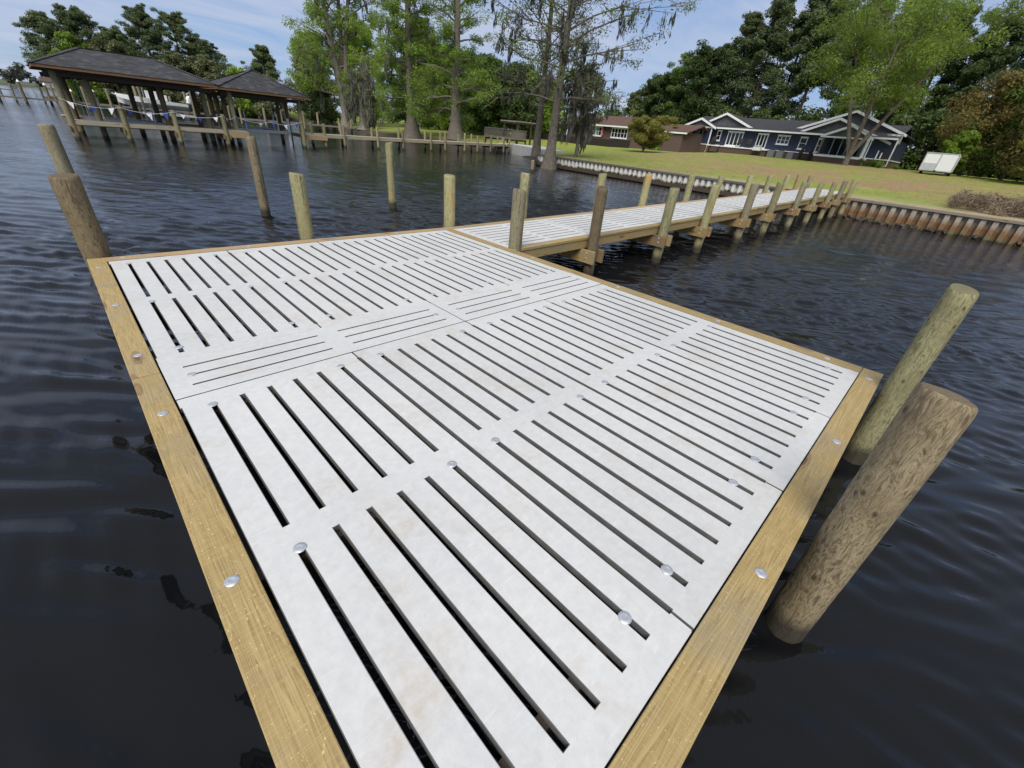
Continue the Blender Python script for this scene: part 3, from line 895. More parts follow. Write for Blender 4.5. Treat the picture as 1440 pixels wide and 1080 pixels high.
for i, (x, y, mt) in enumerate([(1.1, 25.9, P_GREY), (2.25, 27.1, P_GREY), (5.15, 27.1, P_DARK), (7.1, 27.1, P_GREY), (1.55, 30.4, P_DARK), (5.2, 30.2, P_DARK), (7.3, 30.2, P_DARK), (1.5, 31.6, P_DARK), (4.4, 31.6, P_DARK)]):  # dark piles under the roof have its shade painted into their colour
    bpile(bh, x, y, 2.08, 0.13, mt, 100 + i)
for i, (x, y) in enumerate([(3.1, 25.85), (5.25, 25.85), (7.55, 25.85)]):
    bpile(bh, x, y, 0.93, 0.115, P_OLIVE, 120 + i)
for y in (25.95, 27.0, 31.5):
    MB().box(0.8, 7.35, y - .05, y + .05, 1.88, 2.07).build('header_beam', WDARK, bh)
def deck(root, x0, x1, y0, y1, z, mat=WPALE, fmat=None):
    """plank deck: one mesh of boards with gaps, on two bearers"""
    mb = MB(); q = random.Random(int(x0 * 31 + y0 * 7))
    along_x = (x1 - x0) >= (y1 - y0)
    a, b = (x0, x1) if along_x else (y0, y1)
    s = a
    while s < b - 0.01:
        e = min(b, s + 0.135)
        dz = q.uniform(-.003, .003)
        if along_x: mb.box(s, e, y0, y1, z - .035 + dz, z + dz)
        else: mb.box(x0, x1, s, e, z - .035 + dz, z + dz)
        s += 0.142
    o = mb.build('decking', mat, root)
    mb = MB()
    if along_x:
        for y in (y0 + .03, y1 - .07): mb.box(x0 + .01, x1 - .01, y, y + .04, z - .22, z - .04)
    else:
        for x in (x0 + .03, x1 - .07): mb.box(x, x + .04, y0 + .01, y1 - .01, z - .22, z - .04)
    mb.build('bearer', fmat or WX, o)
    return o
deck(bh, 1.15, 8.7, 25.9, 27.0, 0.16)
deck(bh, 7.65, 8.7, 27.02, 31.0, 0.15)
deck(bh, 1.0, 7.6, 31.2, 32.2, 0.15)
MB().box(1.2, 8.7, 25.84, 25.88, -0.02, 0.13).build('fender_board', WPALE, bh, bevel=.004)
MB().box(7.7, 8.74, 25.80, 25.835, -0.20, 0.14).build('fender_board', WXO, bh, bevel=.004)
for x in (1.1, 3.1, 5.25, 7.55):
    for s_ in (-.14, .14):
        MB().box(x + s_ - .03, x + s_ + .03, 25.7, 27.2, -.30, -.06).build('cross_beam', WYO, bh)
bs = thing('boathouse', (10.5, 29, WZ), 'smaller square boathouse with a pyramid shingle roof, right of the long one', 'boathouse')
hip_roof(bs, 7.72, 12.95, 26.5, 32.0, 2.24, 10.55, 10.6, 29.2, 3.40)
for i, (x, y, mt) in enumerate([(8.5, 27.2, P_OLIVE), (12.45, 27.3, P_OLIVE), (8.45, 28.6, P_DARK), (8.4, 29.9, P_DARK), (12.4, 29.5, P_DARK), (12.5, 31.4, P_DARK), (8.4, 31.4, P_DARK)]):  # rear piles coloured darker to stand for the shade of the roof
    bpile(bs, x, y, 2.06, 0.125, mt, 140 + i)
for y in (27.25, 31.4):
    MB().box(8.1, 12.85, y - .05, y + .05, 1.86, 2.05).build('header_beam', WDARK, bs)
deck(bs, 12.75, 14.15, 27.6, 30.2, 0.12)
MB().box(12.72, 14.2, 27.55, 27.59, -0.16, 0.10).build('fender_board', WXO, bs, bevel=.004)
for i, (x, y) in enumerate([(14.1, 27.75), (14.15, 30.1), (13.4, 30.1)]):
    bpile(bs, x, y, 0.85, 0.10, P_OLIVE, 150 + i)
ALU = plain('dull_aluminium', (0.42, 0.43, 0.44), 0.5, metal=0.3)
WHITE = plain('white_gloss_paint', (0.72, 0.73, 0.72), 0.4, var=0.05)
def boat_lift(cx, cy, wx_, wy_, label):
    r_ = thing('boat_lift', (cx, cy, WZ), label, 'boat lift')
    for s_ in (-1, 1):
        MB().box(cx - wx_ / 2, cx + wx_ / 2, cy + s_ * wy_ / 2 - .06, cy + s_ * wy_ / 2 + .06, 0.05, 0.22).build('cradle_beam', ALU, r_)
        MB().box(cx + s_ * wx_ * .25 - .06, cx + s_ * wx_ * .25 + .06, cy - wy_ / 2 + .07, cy + wy_ / 2 - .07, 0.10, 0.24).build('bunk_board', WGREY, r_)
        for t_ in (-1, 1):
            MB().tube([(cx + s_ * wx_ * .46, cy + t_ * wy_ / 2, 0.2), (cx + s_ * wx_ * .46, cy + t_ * wy_ / 2, 2.0)], 0.018, 6).build('cable', ALU, r_)
            MB().tube([(cx + s_ * wx_ * .30, cy + t_ * wy_ * .45, 0.22), (cx + s_ * wx_ * .30, cy + t_ * wy_ * .45, 1.15)], 0.035, 6).build('guide_post', WHITE, r_)
boat_lift(3.6, 29.2, 3.6, 2.6, 'metal boat lift hanging under the long boathouse roof')
boat_lift(10.4, 29.6, 3.2, 2.4, 'metal boat lift with white guide posts under the pyramid roof')
tag(pile_at('mooring_pile', WHITE, 12.0, 28.5, 0.10, 0.95, 170), 'white sleeved post beside the pyramid roofed boathouse', 'post')
# pennants
FW_ = plain('white_pennant_cloth', (0.75, 0.76, 0.78), 0.7, var=0.05)
FB_ = plain('blue_pennant_cloth', (0.02, 0.05, 0.30), 0.7, var=0.05)
def pennants(pts, nn, label, seed):
    q = random.Random(seed)
    a0 = pts[0]
    r_ = thing('pennant_string', a0, label, 'bunting')
    path = []
    for a, b in zip(pts, pts[1:]):
        a = Vector(a); b = Vector(b)
        for i in range(10):
            f_ = i / 10; path.append(a.lerp(b, f_) + Vector((0, 0, -0.16 * 4 * f_ * (1 - f_))))
    path.append(Vector(pts[-1]))
    MB().tube(path, 0.010, 5).build('cord', FW_, r_)
    for i in range(nn):
        s = (i + 0.5) / nn * (len(path) - 1); k = int(s); f_ = s - k
        c = path[k].lerp(path[k + 1], f_); d = (path[k + 1] - path[k]).normalized()
        tw = q.uniform(-0.9, 0.9); dn = Vector((q.uniform(-.25, .25), math.sin(tw) * .6, -1)).normalized()
        w2, hh_ = 0.12, q.uniform(0.20, 0.34)
        th = Vector((0, 0.006, 0)); mid_ = c + dn * hh_ * .5 + Vector((0, q.uniform(-.05, .05), 0))
        A = [c - d * w2, c + d * w2, mid_ + d * w2 * .5, c + dn * hh_, mid_ - d * w2 * .5]
        mb = MB(); mb.add([x_ + th for x_ in A] + [x_ - th for x_ in A], [(0, 1, 2, 3, 4), (9, 8, 7, 6, 5)] + [(j, (j + 1) % 5, 5 + (j + 1) % 5, 5 + j) for j in range(5)])
        mb.build('pennant', FB_ if i % 2 else FW_, r_)
pennants([(0.95, 25.75, 1.02), (3.1, 25.7, 0.84), (5.25, 25.7, 0.84), (7.55, 25.72, 0.84)], 9, 'string of blue and white pennants along the front of the long boathouse', 1)
pennants([(7.6, 25.72, 0.84), (8.5, 27.05, 0.86), (10.5, 27.1, 0.70), (12.45, 27.15, 0.86)], 8, 'string of blue and white pennants across the front of the smaller boathouse', 2)
# ================================================================ pier to the bank
pr = thing('pier', (26, 31, WZ), 'low narrow timber pier on posts running from the boathouses to the bank', 'pier')
pts_ = [(14.0, 30.4), (25.0, 31.2), (36.5, 33.6), (39.5, 36.0)]
def zp(x): return 0.12 + 0.006 * (x - 14)
for a, b in zip(pts_, pts_[1:]):
    a = Vector(a); b = Vector(b); d = (b - a).normalized(); nn = Vector((-d.y, d.x)); ln = (b - a).length
    mb = MB(); s = 0
    while s < ln - .02:
        c = a + d * (s + .067)
        z = zp(c.x)
        mb.beam((c.x - nn.x * .6, c.y - nn.y * .6, z - .018), (c.x + nn.x * .6, c.y + nn.y * .6, z - .018), .134, .036)
        s += .142
    mb.build('decking', WPALE, pr)
    for off in (-.58, .54):
        p0 = a + nn * off; p1 = b + nn * off
        MB().beam((p0.x, p0.y, zp(p0.x) - .13), (p1.x, p1.y, zp(p1.x) - .13), .045, .18).build('stringer', WPALE, pr)
q = random.Random(12)
for i, x in enumerate([16.6, 19.4, 21.8, 24.7, 26.9, 29.3, 31.6, 33.8, 36.2, 38.0]):
    yc = float(np.interp(x, [p_[0] for p_ in pts_], [p_[1] for p_ in pts_]))
    for s_ in (-.72, .72):
        pile_at('post', [P_OLIVE, P_GREY, P_BROWN][q.randrange(3)], x + q.uniform(-.2, .2) + (.35 if s_ > 0 else 0), yc + s_, 0.095, q.uniform(.75, 1.0), 200 + i * 2 + (s_ > 0), pr, (q.uniform(-.03, .03), q.uniform(-.03, .03)), n=12)
    MB().box(x - .04, x + .04, yc - .8, yc + .8, -.16, .0).build('cross_beam', WDARK, pr)
# landing deck with railings and a small pergola on the bank
ld = thing('landing_deck', (41, 37, 0), 'grey timber landing deck with railings at the shore end of the pier', 'deck')
zd = 0.75
deck(ld, 39.5, 43.5, 36.5, 40.0, zd, WGREY, WDARK)
for (x0, y0, x1, y1) in ((39.5, 36.5, 39.5, 40), (39.5, 36.5, 43.5, 36.5), (43.5, 36.5, 43.5, 40.0)):
    mb = MB(); nb = int(math.hypot(x1 - x0, y1 - y0) / .16)
    for i in range(nb + 1):
        f_ = i / nb; mb.box(x0 + (x1 - x0) * f_ - .02, x0 + (x1 - x0) * f_ + .02, y0 + (y1 - y0) * f_ - .02, y0 + (y1 - y0) * f_ + .02, zd + .002, zd + .95)
    mb.beam((x0, y0, zd + .98), (x1, y1, zd + .98), .12, .05).beam((x0, y0, zd + .15), (x1, y1, zd + .15), .05, .07)
    mb.build('railing', WGREY, ld)
for (x, y) in ((39.6, 36.6), (43.4, 36.6), (39.6, 39.9), (43.4, 39.9)):
    MB().box(x - .07, x + .07, y - .07, y + .07, -.8, zd - .04).build('post', WDARK, ld)
pg = thing('pergola', (45, 40, 0), 'small weathered timber pergola standing behind the landing deck', 'pergola')
for (x, y) in ((43.9, 38.6), (46.3, 38.6), (43.9, 41.2), (46.3, 41.2)):
    MB().box(x - .09, x + .09, y - .09, y + .09, -.1, 2.45).build('post', WDARK, pg)
for y in (38.6, 41.2): MB().box(43.4, 46.8, y - .04, y + .04, 2.46, 2.64).build('beam', WDARK, pg)
for i in range(8): MB().box(43.6 + i * .42 - .03, 43.6 + i * .42 + .03, 38.1, 41.7, 2.645, 2.76).build('rafter', WGREY, pg)
CONCP = plain('pale_concrete', (0.48, 0.47, 0.44), 0.8, var=0.12, scale=2)
tag(MB().prism([(33.2, 24.5), (36.0, 23.8), (43.0, 33.0), (40.0, 36.4)], 'z', -0.9, 0.30).build('landing_slab', CONCP), 'pale concrete landing slab on the bank at the end of the pier', 'slab')
# ================================================================ boats and far docks
def motorboat(cx, cy, z, ang, Ln, label):
    r_ = thing('motorboat', (cx, cy, z), label, 'motorboat')
    ca, sa = math.cos(ang), math.sin(ang)
    def T(p): return (cx + ca * p[0] - sa * p[1], cy + sa * p[0] + ca * p[1], z + p[2])
    st = []
    for i in range(13):
        f_ = i / 12; x = -Ln / 2 + Ln * f_
        bw = (1.15 if f_ < .55 else 1.15 * (1 - ((f_ - .55) / .45) ** 2.2)) + .02
        keel = 0.0 + max(0, f_ - .6) ** 2 * 2.2
        gun = 0.72 + f_ * 0.5
        st.append([(x, bw * s_, zz_) for s_, zz_ in ((-1, gun), (-.93, keel + .45 + .1 * f_), (0, keel), (.93, keel + .45 + .1 * f_), (1, gun))])
    vs = [T(p) for s_ in st for p in s_]; fs = []
    for i in range(12):
        for k in range(4): fs.append((i * 5 + k, i * 5 + k + 1, (i + 1) * 5 + k + 1, (i + 1) * 5 + k))
    fs.append((0, 1, 2, 3, 4))
    # deck sheet a little below the gunwale
    b = len(vs)
    for s_ in st: vs += [T((s_[0][0], s_[0][1] * .97, s_[0][2] - .25)), T((s_[4][0], s_[4][1] * .97, s_[4][2] - .25))]
    fs += [(b + 2 * i, b + 2 * i + 1, b + 2 * i + 3, b + 2 * i + 2) for i in range(12)]
    MB().add(vs, fs).build('hull', WHITE, r_)
    def bx(x0, x1, y0, y1, z0, z1, nm, mt):
        mb = MB().box(x0, x1, y0, y1, z0, z1); mb.v = [T(p) for p in mb.v]; return mb.build(nm, mt, r_, bevel=.03)
    bx(-.5, .6, -.45, .45, .95, 1.75, 'console', WHITE)
    bx(-1.4, -.8, -.5, .5, .9, 1.45, 'seat', WHITE)
    bx(-1.3, 1.1, -.95, .95, 2.75, 2.85, 't_top', WHITE)
    mb = MB()
    for x in (-.9, .8):
        for y in (-.75, .75): mb.tube([T((x, y, 1.0)), T((x * .9, y, 2.75))], .03, 6)
    mb.build('t_top_frame', ALU, r_)
    mb = MB(); blob(mb, T((-Ln / 2 - .35, 0, 1.15)), .42, 5, 2, (1, .8, 1.2)); mb.build('outboard_motor', WHITE, r_, smooth=True)
    bx(-Ln / 2 - .5, -Ln / 2 - .2, -.12, .12, .1, .9, 'motor_leg', DARKM)
DARKM = plain('black_painted_metal', (0.02, 0.02, 0.022), 0.5)
motorboat(10.6, 67.0, 0.25, R(172), 6.6, 'white centre console motorboat raised on a lift behind the boathouses')
lf = thing('boat_lift', (11.5, 67, WZ), 'open four post lift carrying the white motorboat', 'boat lift')
for (x, y) in ((9.3, 65.4), (14.2, 65.4), (9.3, 68.6), (14.2, 68.6)):
    pile_at('pile', P_GREY, x, y, .13, 2.6, int(x * 7 + y), lf, n=12)
for y in (65.4, 68.6): MB().box(9.0, 14.5, y - .08, y + .08, -.35, -.12).build('cradle_beam', ALU, lf)
for x in (10.2, 13.2): MB().box(x - .08, x + .08, 65.5, 68.5, -.12, .05).build('bunk_board', WGREY, lf)
DOCKG = 'distant docks across the cove'
def far_dock(x0, x1, y, z, posts, label, capped=False, seed=0):
    q = random.Random(seed)
    r_ = thing('distant_dock', ((x0 + x1) / 2, y, WZ), label, 'dock', DOCKG)
    MB().box(x0, x1, y - .5, y + .5, z - .18, z).build('decking', WGREY, r_)
    for i in range(posts):
        x = x0 + (x1 - x0) * i / (posts - 1)
        h = q.uniform(.9, 1.7)
        p_ = pile_at('pile', P_GREY if not capped else P_DARK, x, y + .62 * (-1 if i % 2 else 1), .14, z + h, 300 + seed * 20 + i, r_, n=10)
        if capped:
            MB().tube([(x, y + .62 * (-1 if i % 2 else 1), z + h + .01), (x, y + .62 * (-1 if i % 2 else 1), z + h + .06), (x, y + .62 * (-1 if i % 2 else 1), z + h + .30)], [.17, .17, .02], 10).build('pile_cap', WHITE, p_)
far_dock(-2.6, 9.0, 84, 0.0, 6, 'long low dock with white capped piles, far left beyond the long boathouse', True, 1)
far_dock(5.0, 20.0, 74, 0.1, 8, 'grey dock with tall bare posts just beyond the white motorboat', False, 2)
far_dock(18.5, 33.0, 62, 0.1, 7, 'grey dock seen under the smaller boathouse roof', False, 3)
far_dock(-9, -2.0, 150, 0.2, 5, 'small remote dock near the far left edge of the view', False, 4)
for i, (x, y, h, lab) in enumerate([(-1.2, 88, 1.3, 'grey lone mooring post far out at the left'), (1.6, 92, 1.6, 'thin dark lone mooring post far out left of the long boathouse'), (3.2, 105, 1.8, 'very distant mooring post near the wooded point')]):
    tag(pile_at('mooring_pile', [P_GREY, P_DARK, P_GREY][i], x, y, .11, h, 400 + i, n=10), lab, 'post')


# ================================================================ houses
def siding(name, c, lap=0.13):
    m, t, p, o = new_mat(name)
    v = worldpos(t)
    z = zworld(t)
    s = N(t, 'ShaderNodeMath', operation='DIVIDE'); L(t, z, s.inputs[0]); s.inputs[1].default_value = lap
    f_ = N(t, 'ShaderNodeMath', operation='FRACT'); L(t, s.outputs[0], f_.inputs[0])
    n = noise(t, v, 3, 3)
    L(t, ramp(t, n, [(0.3, tuple(x * .85 for x in c)), (0.7, tuple(x * 1.15 for x in c))]), p.inputs['Base Color'])
    p.inputs['Roughness'].default_value = 0.6
    bump(t, p, f_.outputs[0], 0.6, 0.02)
    return m
NAVY = siding('navy_lap_siding', (0.020, 0.030, 0.064))
GREYS = siding('dark_grey_gable_siding', (0.105, 0.108, 0.11))
PALES = siding('pale_grey_siding', (0.38, 0.38, 0.37))
TRIM = plain('white_trim', (0.78, 0.79, 0.78), 0.5, var=.04)
def brick(name, c1, c2, mortar):
    m, t, p, o = new_mat(name)
    v = worldpos(t)
    sp = N(t, 'ShaderNodeSeparateXYZ'); L(t, v, sp.inputs[0])
    ad = N(t, 'ShaderNodeMath', operation='ADD'); L(t, sp.outputs[0], ad.inputs[0]); L(t, sp.outputs[1], ad.inputs[1])
    cb = N(t, 'ShaderNodeCombineXYZ'); L(t, ad.outputs[0], cb.inputs[0]); L(t, sp.outputs[2], cb.inputs[1])
    b = N(t, 'ShaderNodeTexBrick'); L(t, cb.outputs[0], b.inputs['Vector'])
    b.inputs['Scale'].default_value = 4.5; b.inputs['Color1'].default_value = (*c1, 1); b.inputs['Color2'].default_value = (*c2, 1); b.inputs['Mortar'].default_value = (*mortar, 1)
    b.inputs['Mortar Size'].default_value = 0.02
    L(t, b.outputs[0], p.inputs['Base Color'])
    p.inputs['Roughness'].default_value = 0.85
    return m
BRICK = brick('dark_red_brick', (0.085, 0.042, 0.032), (0.12, 0.062, 0.045), (0.12, 0.10, 0.085))
BRICK2 = brick('brown_brick', (0.085, 0.05, 0.042), (0.12, 0.072, 0.06), (0.12, 0.095, 0.085))
ROOFC = plain('charcoal_roof_shingle', (0.035, 0.036, 0.042), 0.85, var=.3, scale=3, bumpy=.3)
ROOFB = plain('rust_brown_roof_shingle', (0.10, 0.055, 0.04), 0.85, var=.25, scale=3, bumpy=.3)
GLASS, t, p, o = new_mat('dark_window_glass')
p.inputs['Base Color'].default_value = (0.012, 0.015, 0.018, 1); p.inputs['Roughness'].default_value = 0.05
CURT = plain('pale_curtain', (0.35, 0.40, 0.40), 0.9)
BLACKW = plain('dark_stained_timber', (0.022, 0.016, 0.013), 0.7)
ROBE = wood('raw_brown_post', 'z', (0.13, 0.07, 0.035), (0.21, 0.12, 0.06), (0.29, 0.18, 0.10))
CY, CZ, CX = -5.736, 1.4423, -0.0666
def Q(x, y, z):          # a point measured on the front plane x=70, carried to depth x
    k = (x - CX) / (70 - CX)
    return (x, CY + (y - CY) * k, CZ + (z - CZ) * k)
bhs = thing('house', (72, 16, 1.4), 'long single storey navy blue house with white trim and grey gables', 'house')
def window(root, x, y0, y1, z0, z1, n, fr=0.09, name='window', curtain=False, door=False):
    mb = MB(); d = 0.10
    mb.box(x - d, x, y0, y0 + fr, z0, z1).box(x - d, x, y1 - fr, y1, z0, z1)
    mb.box(x - d - .003, x - .003, y0 + fr, y1 - fr, z1 - fr, z1).box(x - d - .003, x - .003, y0 + fr, y1 - fr, z0, z0 + fr)
    mb.box(x - d - .03, x - .01, y0 - .06, y1 + .06, z0 - .10, z0 - .002)
    mb.box(x - d - .02, x - .01, y0 - .05, y1 + .05, z1 + .002, z1 + .10)
    for i in range(1, n):
        y = y0 + (y1 - y0) * i / n
        mb.box(x - d + .01, x - .01, y - fr * .45, y + fr * .45, z0 + fr + .002, z1 - fr - .002)
    if not door:
        zm = (z0 + z1) / 2
        mb.box(x - d + .03, x - .02, y0 + fr + .002, y1 - fr - .002, zm - .025, zm + .025)
    f_ = mb.build(name, TRIM, root)
    MB().box(x - .045, x - .012, y0 + fr * .7, y1 - fr * .7, z0 + fr * .7, z1 - fr * .7).build('pane', GLASS, f_)
    if curtain:
        w_ = (y1 - y0) / 3
        MB().box(x - .06, x - .047, y0 + w_ * 1.05, y0 + w_ * 1.95, z0 + fr, z1 - fr).build('blind', CURT, f_)
    return f_
# walls
MB().box(70.0, 80.0, 3.0, 28.3, 2.44, 4.50).build('wall', NAVY, bhs)
MB().box(69.3, 69.99, 24.55, 28.35, 2.44, 4.50).build('wall', NAVY, bhs)
MB().box(69.25, 80.05, 2.95, 28.4, 0.6, 2.34).build('foundation', BRICK, bhs)
MB().box(69.18, 80.1, 2.88, 28.46, 2.345, 2.435).build('water_table_trim', TRIM, bhs)
# main roof
mb = MB().prism([(69.2, 4.44), (75.0, 6.02), (80.8, 4.44), (80.8, 4.58), (75.0, 6.18), (69.2, 4.58)], 'y', 2.9, 28.7)
mb.build('roof', ROOFC, bhs)
MB().box(69.08, 69.19, 2.9, 28.7, 4.40, 4.58).build('gutter', TRIM, bhs)
def gable(xf, xb, yl, zl, yp, zp_, yr, zr_, face, base=None, over=0.35):
    """front gable facing -x; left foot (yl,zl), peak, right foot (yr,zr); coordinates as seen on x=70"""
    a = Q(xf, yl, zl); b = Q(xf, yp, zp_); c = Q(xf, yr, zr_)
    zb = min(a[2], c[2]) if base is None else base
    MB().prism([(a[1], a[2]), (b[1], b[2]), (c[1], c[2]), (c[1], zb - .02), (a[1], zb - .02)], 'x', xf, xf + .12).build('gable', face, bhs)
    th = .13
    g = MB()
    for (f1, f2) in ((a, b), (c, b)):
        dy, dz = f2[1] - f1[1], f2[2] - f1[2]; ln = math.hypot(dy, dz)
        e1 = (f1[1] - dy / ln * .30, f1[2] - dz / ln * .30)
        g.prism([e1, (f2[1], f2[2]), (f2[1], f2[2] + th), (e1[0], e1[1] + th)], 'x', xf - over, xb)
    ro = g.build('roof', ROOFC, bhs)
    for (f1, f2) in ((a, b), (c, b)):
        dy, dz = f2[1] - f1[1], f2[2] - f1[2]; ln = math.hypot(dy, dz)
        e1 = (f1[1] - dy / ln * .32, f1[2] - dz / ln * .32)
        MB().prism([(e1[0], e1[1] - .12), (f2[1], f2[2] - .12), (f2[1], f2[2] + th + .02), (e1[0], e1[1] + th + .02)], 'x', xf - over - .06, xf - over - .004).build('rake_trim', TRIM, ro)
    return ro
gable(69.2, 75, 29.0, 4.55, 26.63, 5.52, 24.45, 4.55, GREYS)
MB().box(69.1, 69.19, 24.5, 28.3, 4.42, 4.54).build('frieze_trim', TRIM, bhs)
gable(70.4, 75.5, 26.0, 4.95, 23.19, 6.25, 19.1, 4.62, GREYS)
gable(71.5, 80, 13.8, 4.9, 8.06, 7.02, 2.7, 4.98, GREYS)
gable(70.1, 76, 12.9, 4.76, 9.41, 6.22, 3.75, 4.10, GREYS)
gable(68.2, 71, 10.45, 4.45, 7.83, 5.58, 5.55, 4.48, GREYS)
# corner boards and downspouts
for (y, x) in ((28.42, 69.22), (24.52, 69.22), (2.98, 69.9)):
    MB().box(x - .06, x - .003, y - .07, y + .07, 2.45, 4.40).build('corner_board', TRIM, bhs)
for (x, y) in ((69.0, 24.5), (69.1, 28.5)):
    MB().tube([(x, y, 4.35), (x, y, 1.6), (x - .35, y, 1.45)], .05, 8).build('downspout', TRIM, bhs)
for (y) in (5.1, 2.75):
    MB().tube([(68.0, y, 4.3), (68.0, y, 1.75), (67.5, y + .5, 1.58)], .055, 8).build('downspout', TRIM, bhs)
# windows and doors along the front
window(bhs, 69.3, 25.75, 27.4, 2.95, 4.22, 3, curtain=True)
window(bhs, 70, 23.3, 23.9, 3.0, 4.2, 1)
window(bhs, 70, 20.2, 22.35, 2.50, 4.18, 4, .10, 'patio_door', door=True)
window(bhs, 70, 16.9, 18.25, 2.50, 4.15, 3, .10, 'patio_door', door=True)
window(bhs, 70, 14.2, 15.7, 3.15, 4.12, 3)
window(bhs, 70, 12.1, 12.95, 2.80, 4.08, 1)
window(bhs, 70, 10.3, 10.9, 2.60, 4.05, 1)
# right side porch under the small gable
k68 = 68.15
MB().box(66.9, 69.24, 5.0, 10.1, 2.16, 2.36).build('porch_floor', TRIM, bhs)
MB().box(66.98, 69.2, 5.1, 10.0, 0.7, 2.155).build('porch_base', BRICK, bhs)
MB().box(67.0, 67.14, 5.0, 10.1, 4.14, 4.30).build('porch_beam', TRIM, bhs)
for (y, m_, w_) in ((9.75, ROBE, .11), (5.25, TRIM, .12)):
    MB().box(67.0 - .005, 67.0 + w_ * 2, y - w_, y + w_, 2.365, 4.135).build('porch_post', m_, bhs)
for y in (6.6, 7.1): MB().box(68.9, 69.05, y - .12, y + .12, 2.365, 4.1).build('porch_post', ROBE, bhs)
MB().box(69.90, 69.99, 5.6, 9.9, 2.45, 4.3).build('screen_wall', GLASS, bhs)
for y in (5.9, 7.6, 8.3, 9.2): MB().box(69.8, 69.895, y - .05, y + .05, 2.45, 4.3).build('screen_mullion', CURT, bhs)
# upper side wing at the right
MB().box(70.2, 70.29, 2.75, 4.25, 4.05, 5.0).build('upper_wall', PALES, bhs)
window(bhs, 70.19, 3.55, 3.8, 4.3, 4.85, 1, .04); window(bhs, 70.19, 3.05, 3.3, 4.25, 4.8, 1, .04)
MB().box(69.9, 69.99, 3.1, 4.0, 2.5, 3.05).build('vent_panel', BLACKW, bhs)
for (y, a, b) in ((4.3, 2.45, 3.3), (3.9, 2.5, 3.1)): MB().box(69.85, 69.95, y - .06, y + .06, a, b).build('pipe', TRIM, bhs)
# things in front of the house
def steps(x, y, w_, n, top, label):
    r_ = thing('porch_steps', (x, y, lz(x, y)), label, 'steps')
    mb = MB(); z0 = lz(x, y)
    for i in range(n):
        z = z0 + (top - z0) * (i + 1) / n
        mb.box(x + i * .3, x + i * .3 + .32, y - w_ / 2, y + w_ / 2, z - .05, z)
    mb.build('treads', BLACKW, r_)
    for s_ in (-1, 1):
        g = MB().beam((x, y + s_ * w_ / 2, z0 + .9), (x + n * .3, y + s_ * w_ / 2, top + .9), .06, .06)
        for i in range(n + 1): g.box(x + i * .3 - .03, x + i * .3 + .03, y + s_ * w_ / 2 - .03, y + s_ * w_ / 2 + .03, z0, z0 + .9 + (top - z0) * i / n)
        g.build('handrail', BLACKW, r_)
steps(67.6, 22.9, 1.3, 5, 2.34, 'dark wooden steps with handrails at the left of the navy house front')
steps(67.4, 11.3, 1.1, 5, 2.34, 'dark wooden steps beside the brown porch post of the navy house')
for i, (y, s_) in enumerate(((15.3, 1.0), (14.2, 1.0), (12.95, .85))):
    r_ = thing('air_conditioner', (68.3, y, lz(68.3, y)), ['left grey air conditioning unit against the brick foundation', 'middle grey air conditioning unit against the brick foundation', 'smaller right grey air conditioning unit against the brick foundation'][i], 'air conditioner', 'air conditioners by the navy house')
    z0 = lz(68.3, y)
    MB().box(67.9, 68.7, y - .42 * s_, y + .42 * s_, z0, z0 + .85 * s_).build('cabinet', plain('grey_cabinet', (0.17, 0.17, 0.165), .6), r_, bevel=.03)
    MB().tube([(68.3, y, z0 + .852 * s_), (68.3, y, z0 + .89 * s_)], .32 * s_, 14).build('fan_guard', DARKM, r_)
gr = thing('barbecue_grill', (67.5, 17.0, lz(67.5, 17)), 'pale covered barbecue grill on wheels before the navy house', 'grill')
z0 = lz(67.5, 17)
MB().box(67.2, 67.8, 16.5, 17.5, z0 + .55, z0 + .95).build('body', WHITE, gr, bevel=.04)
MB().prism([(16.5, z0 + .955), (17.5, z0 + .955), (17.35, z0 + 1.2), (16.65, z0 + 1.2)], 'x', 67.22, 67.78).build('lid', ALU, gr, bevel=.04)
for (x, y) in ((67.25, 16.55), (67.75, 16.55), (67.25, 17.45), (67.75, 17.45)): MB().tube([(x, y, z0), (x, y, z0 + .55)], .03, 6).build('leg', DARKM, gr)
for y in (16.5, 17.5): MB().tube([(67.25, y - .05, z0 + .1), (67.25, y + .05, z0 + .1)], .1, 10).build('wheel', DARKM, gr)
def chair(x, y, z, label):
    r_ = thing('porch_chair', (x, y, z), label, 'chair', 'dark chairs on the navy house porch')
    MB().box(x - .3, x + .3, y - .3, y + .3, z + .40, z + .47).build('seat', BLACKW, r_)
    MB().beam((x + .28, y, z + .48), (x + .42, y, z + 1.05), .6, .05, (1, 0, 0)).build('backrest', BLACKW, r_)
    for a in (-.26, .26):
        for b in (-.26, .26): MB().box(x + a - .025, x + a + .025, y + b - .025, y + b + .025, z, z + .40).build('leg', BLACKW, r_)
MB().box(68.0, 69.17, 15.9, 24.2, 2.25, 2.37).build('porch_floor', TRIM, bhs)
MB().box(68.1, 69.24, 16.0, 24.1, 0.8, 2.245).build('porch_base', BRICK, bhs)
for y, lab in ((23.6, 'dark porch chair at the far left beside the wing of the navy house'), (19.9, 'dark porch chair between the two patio doors, on the left'), (18.7, 'dark porch chair between the two patio doors, on the right')):
    chair(68.55, y, 2.372, lab)
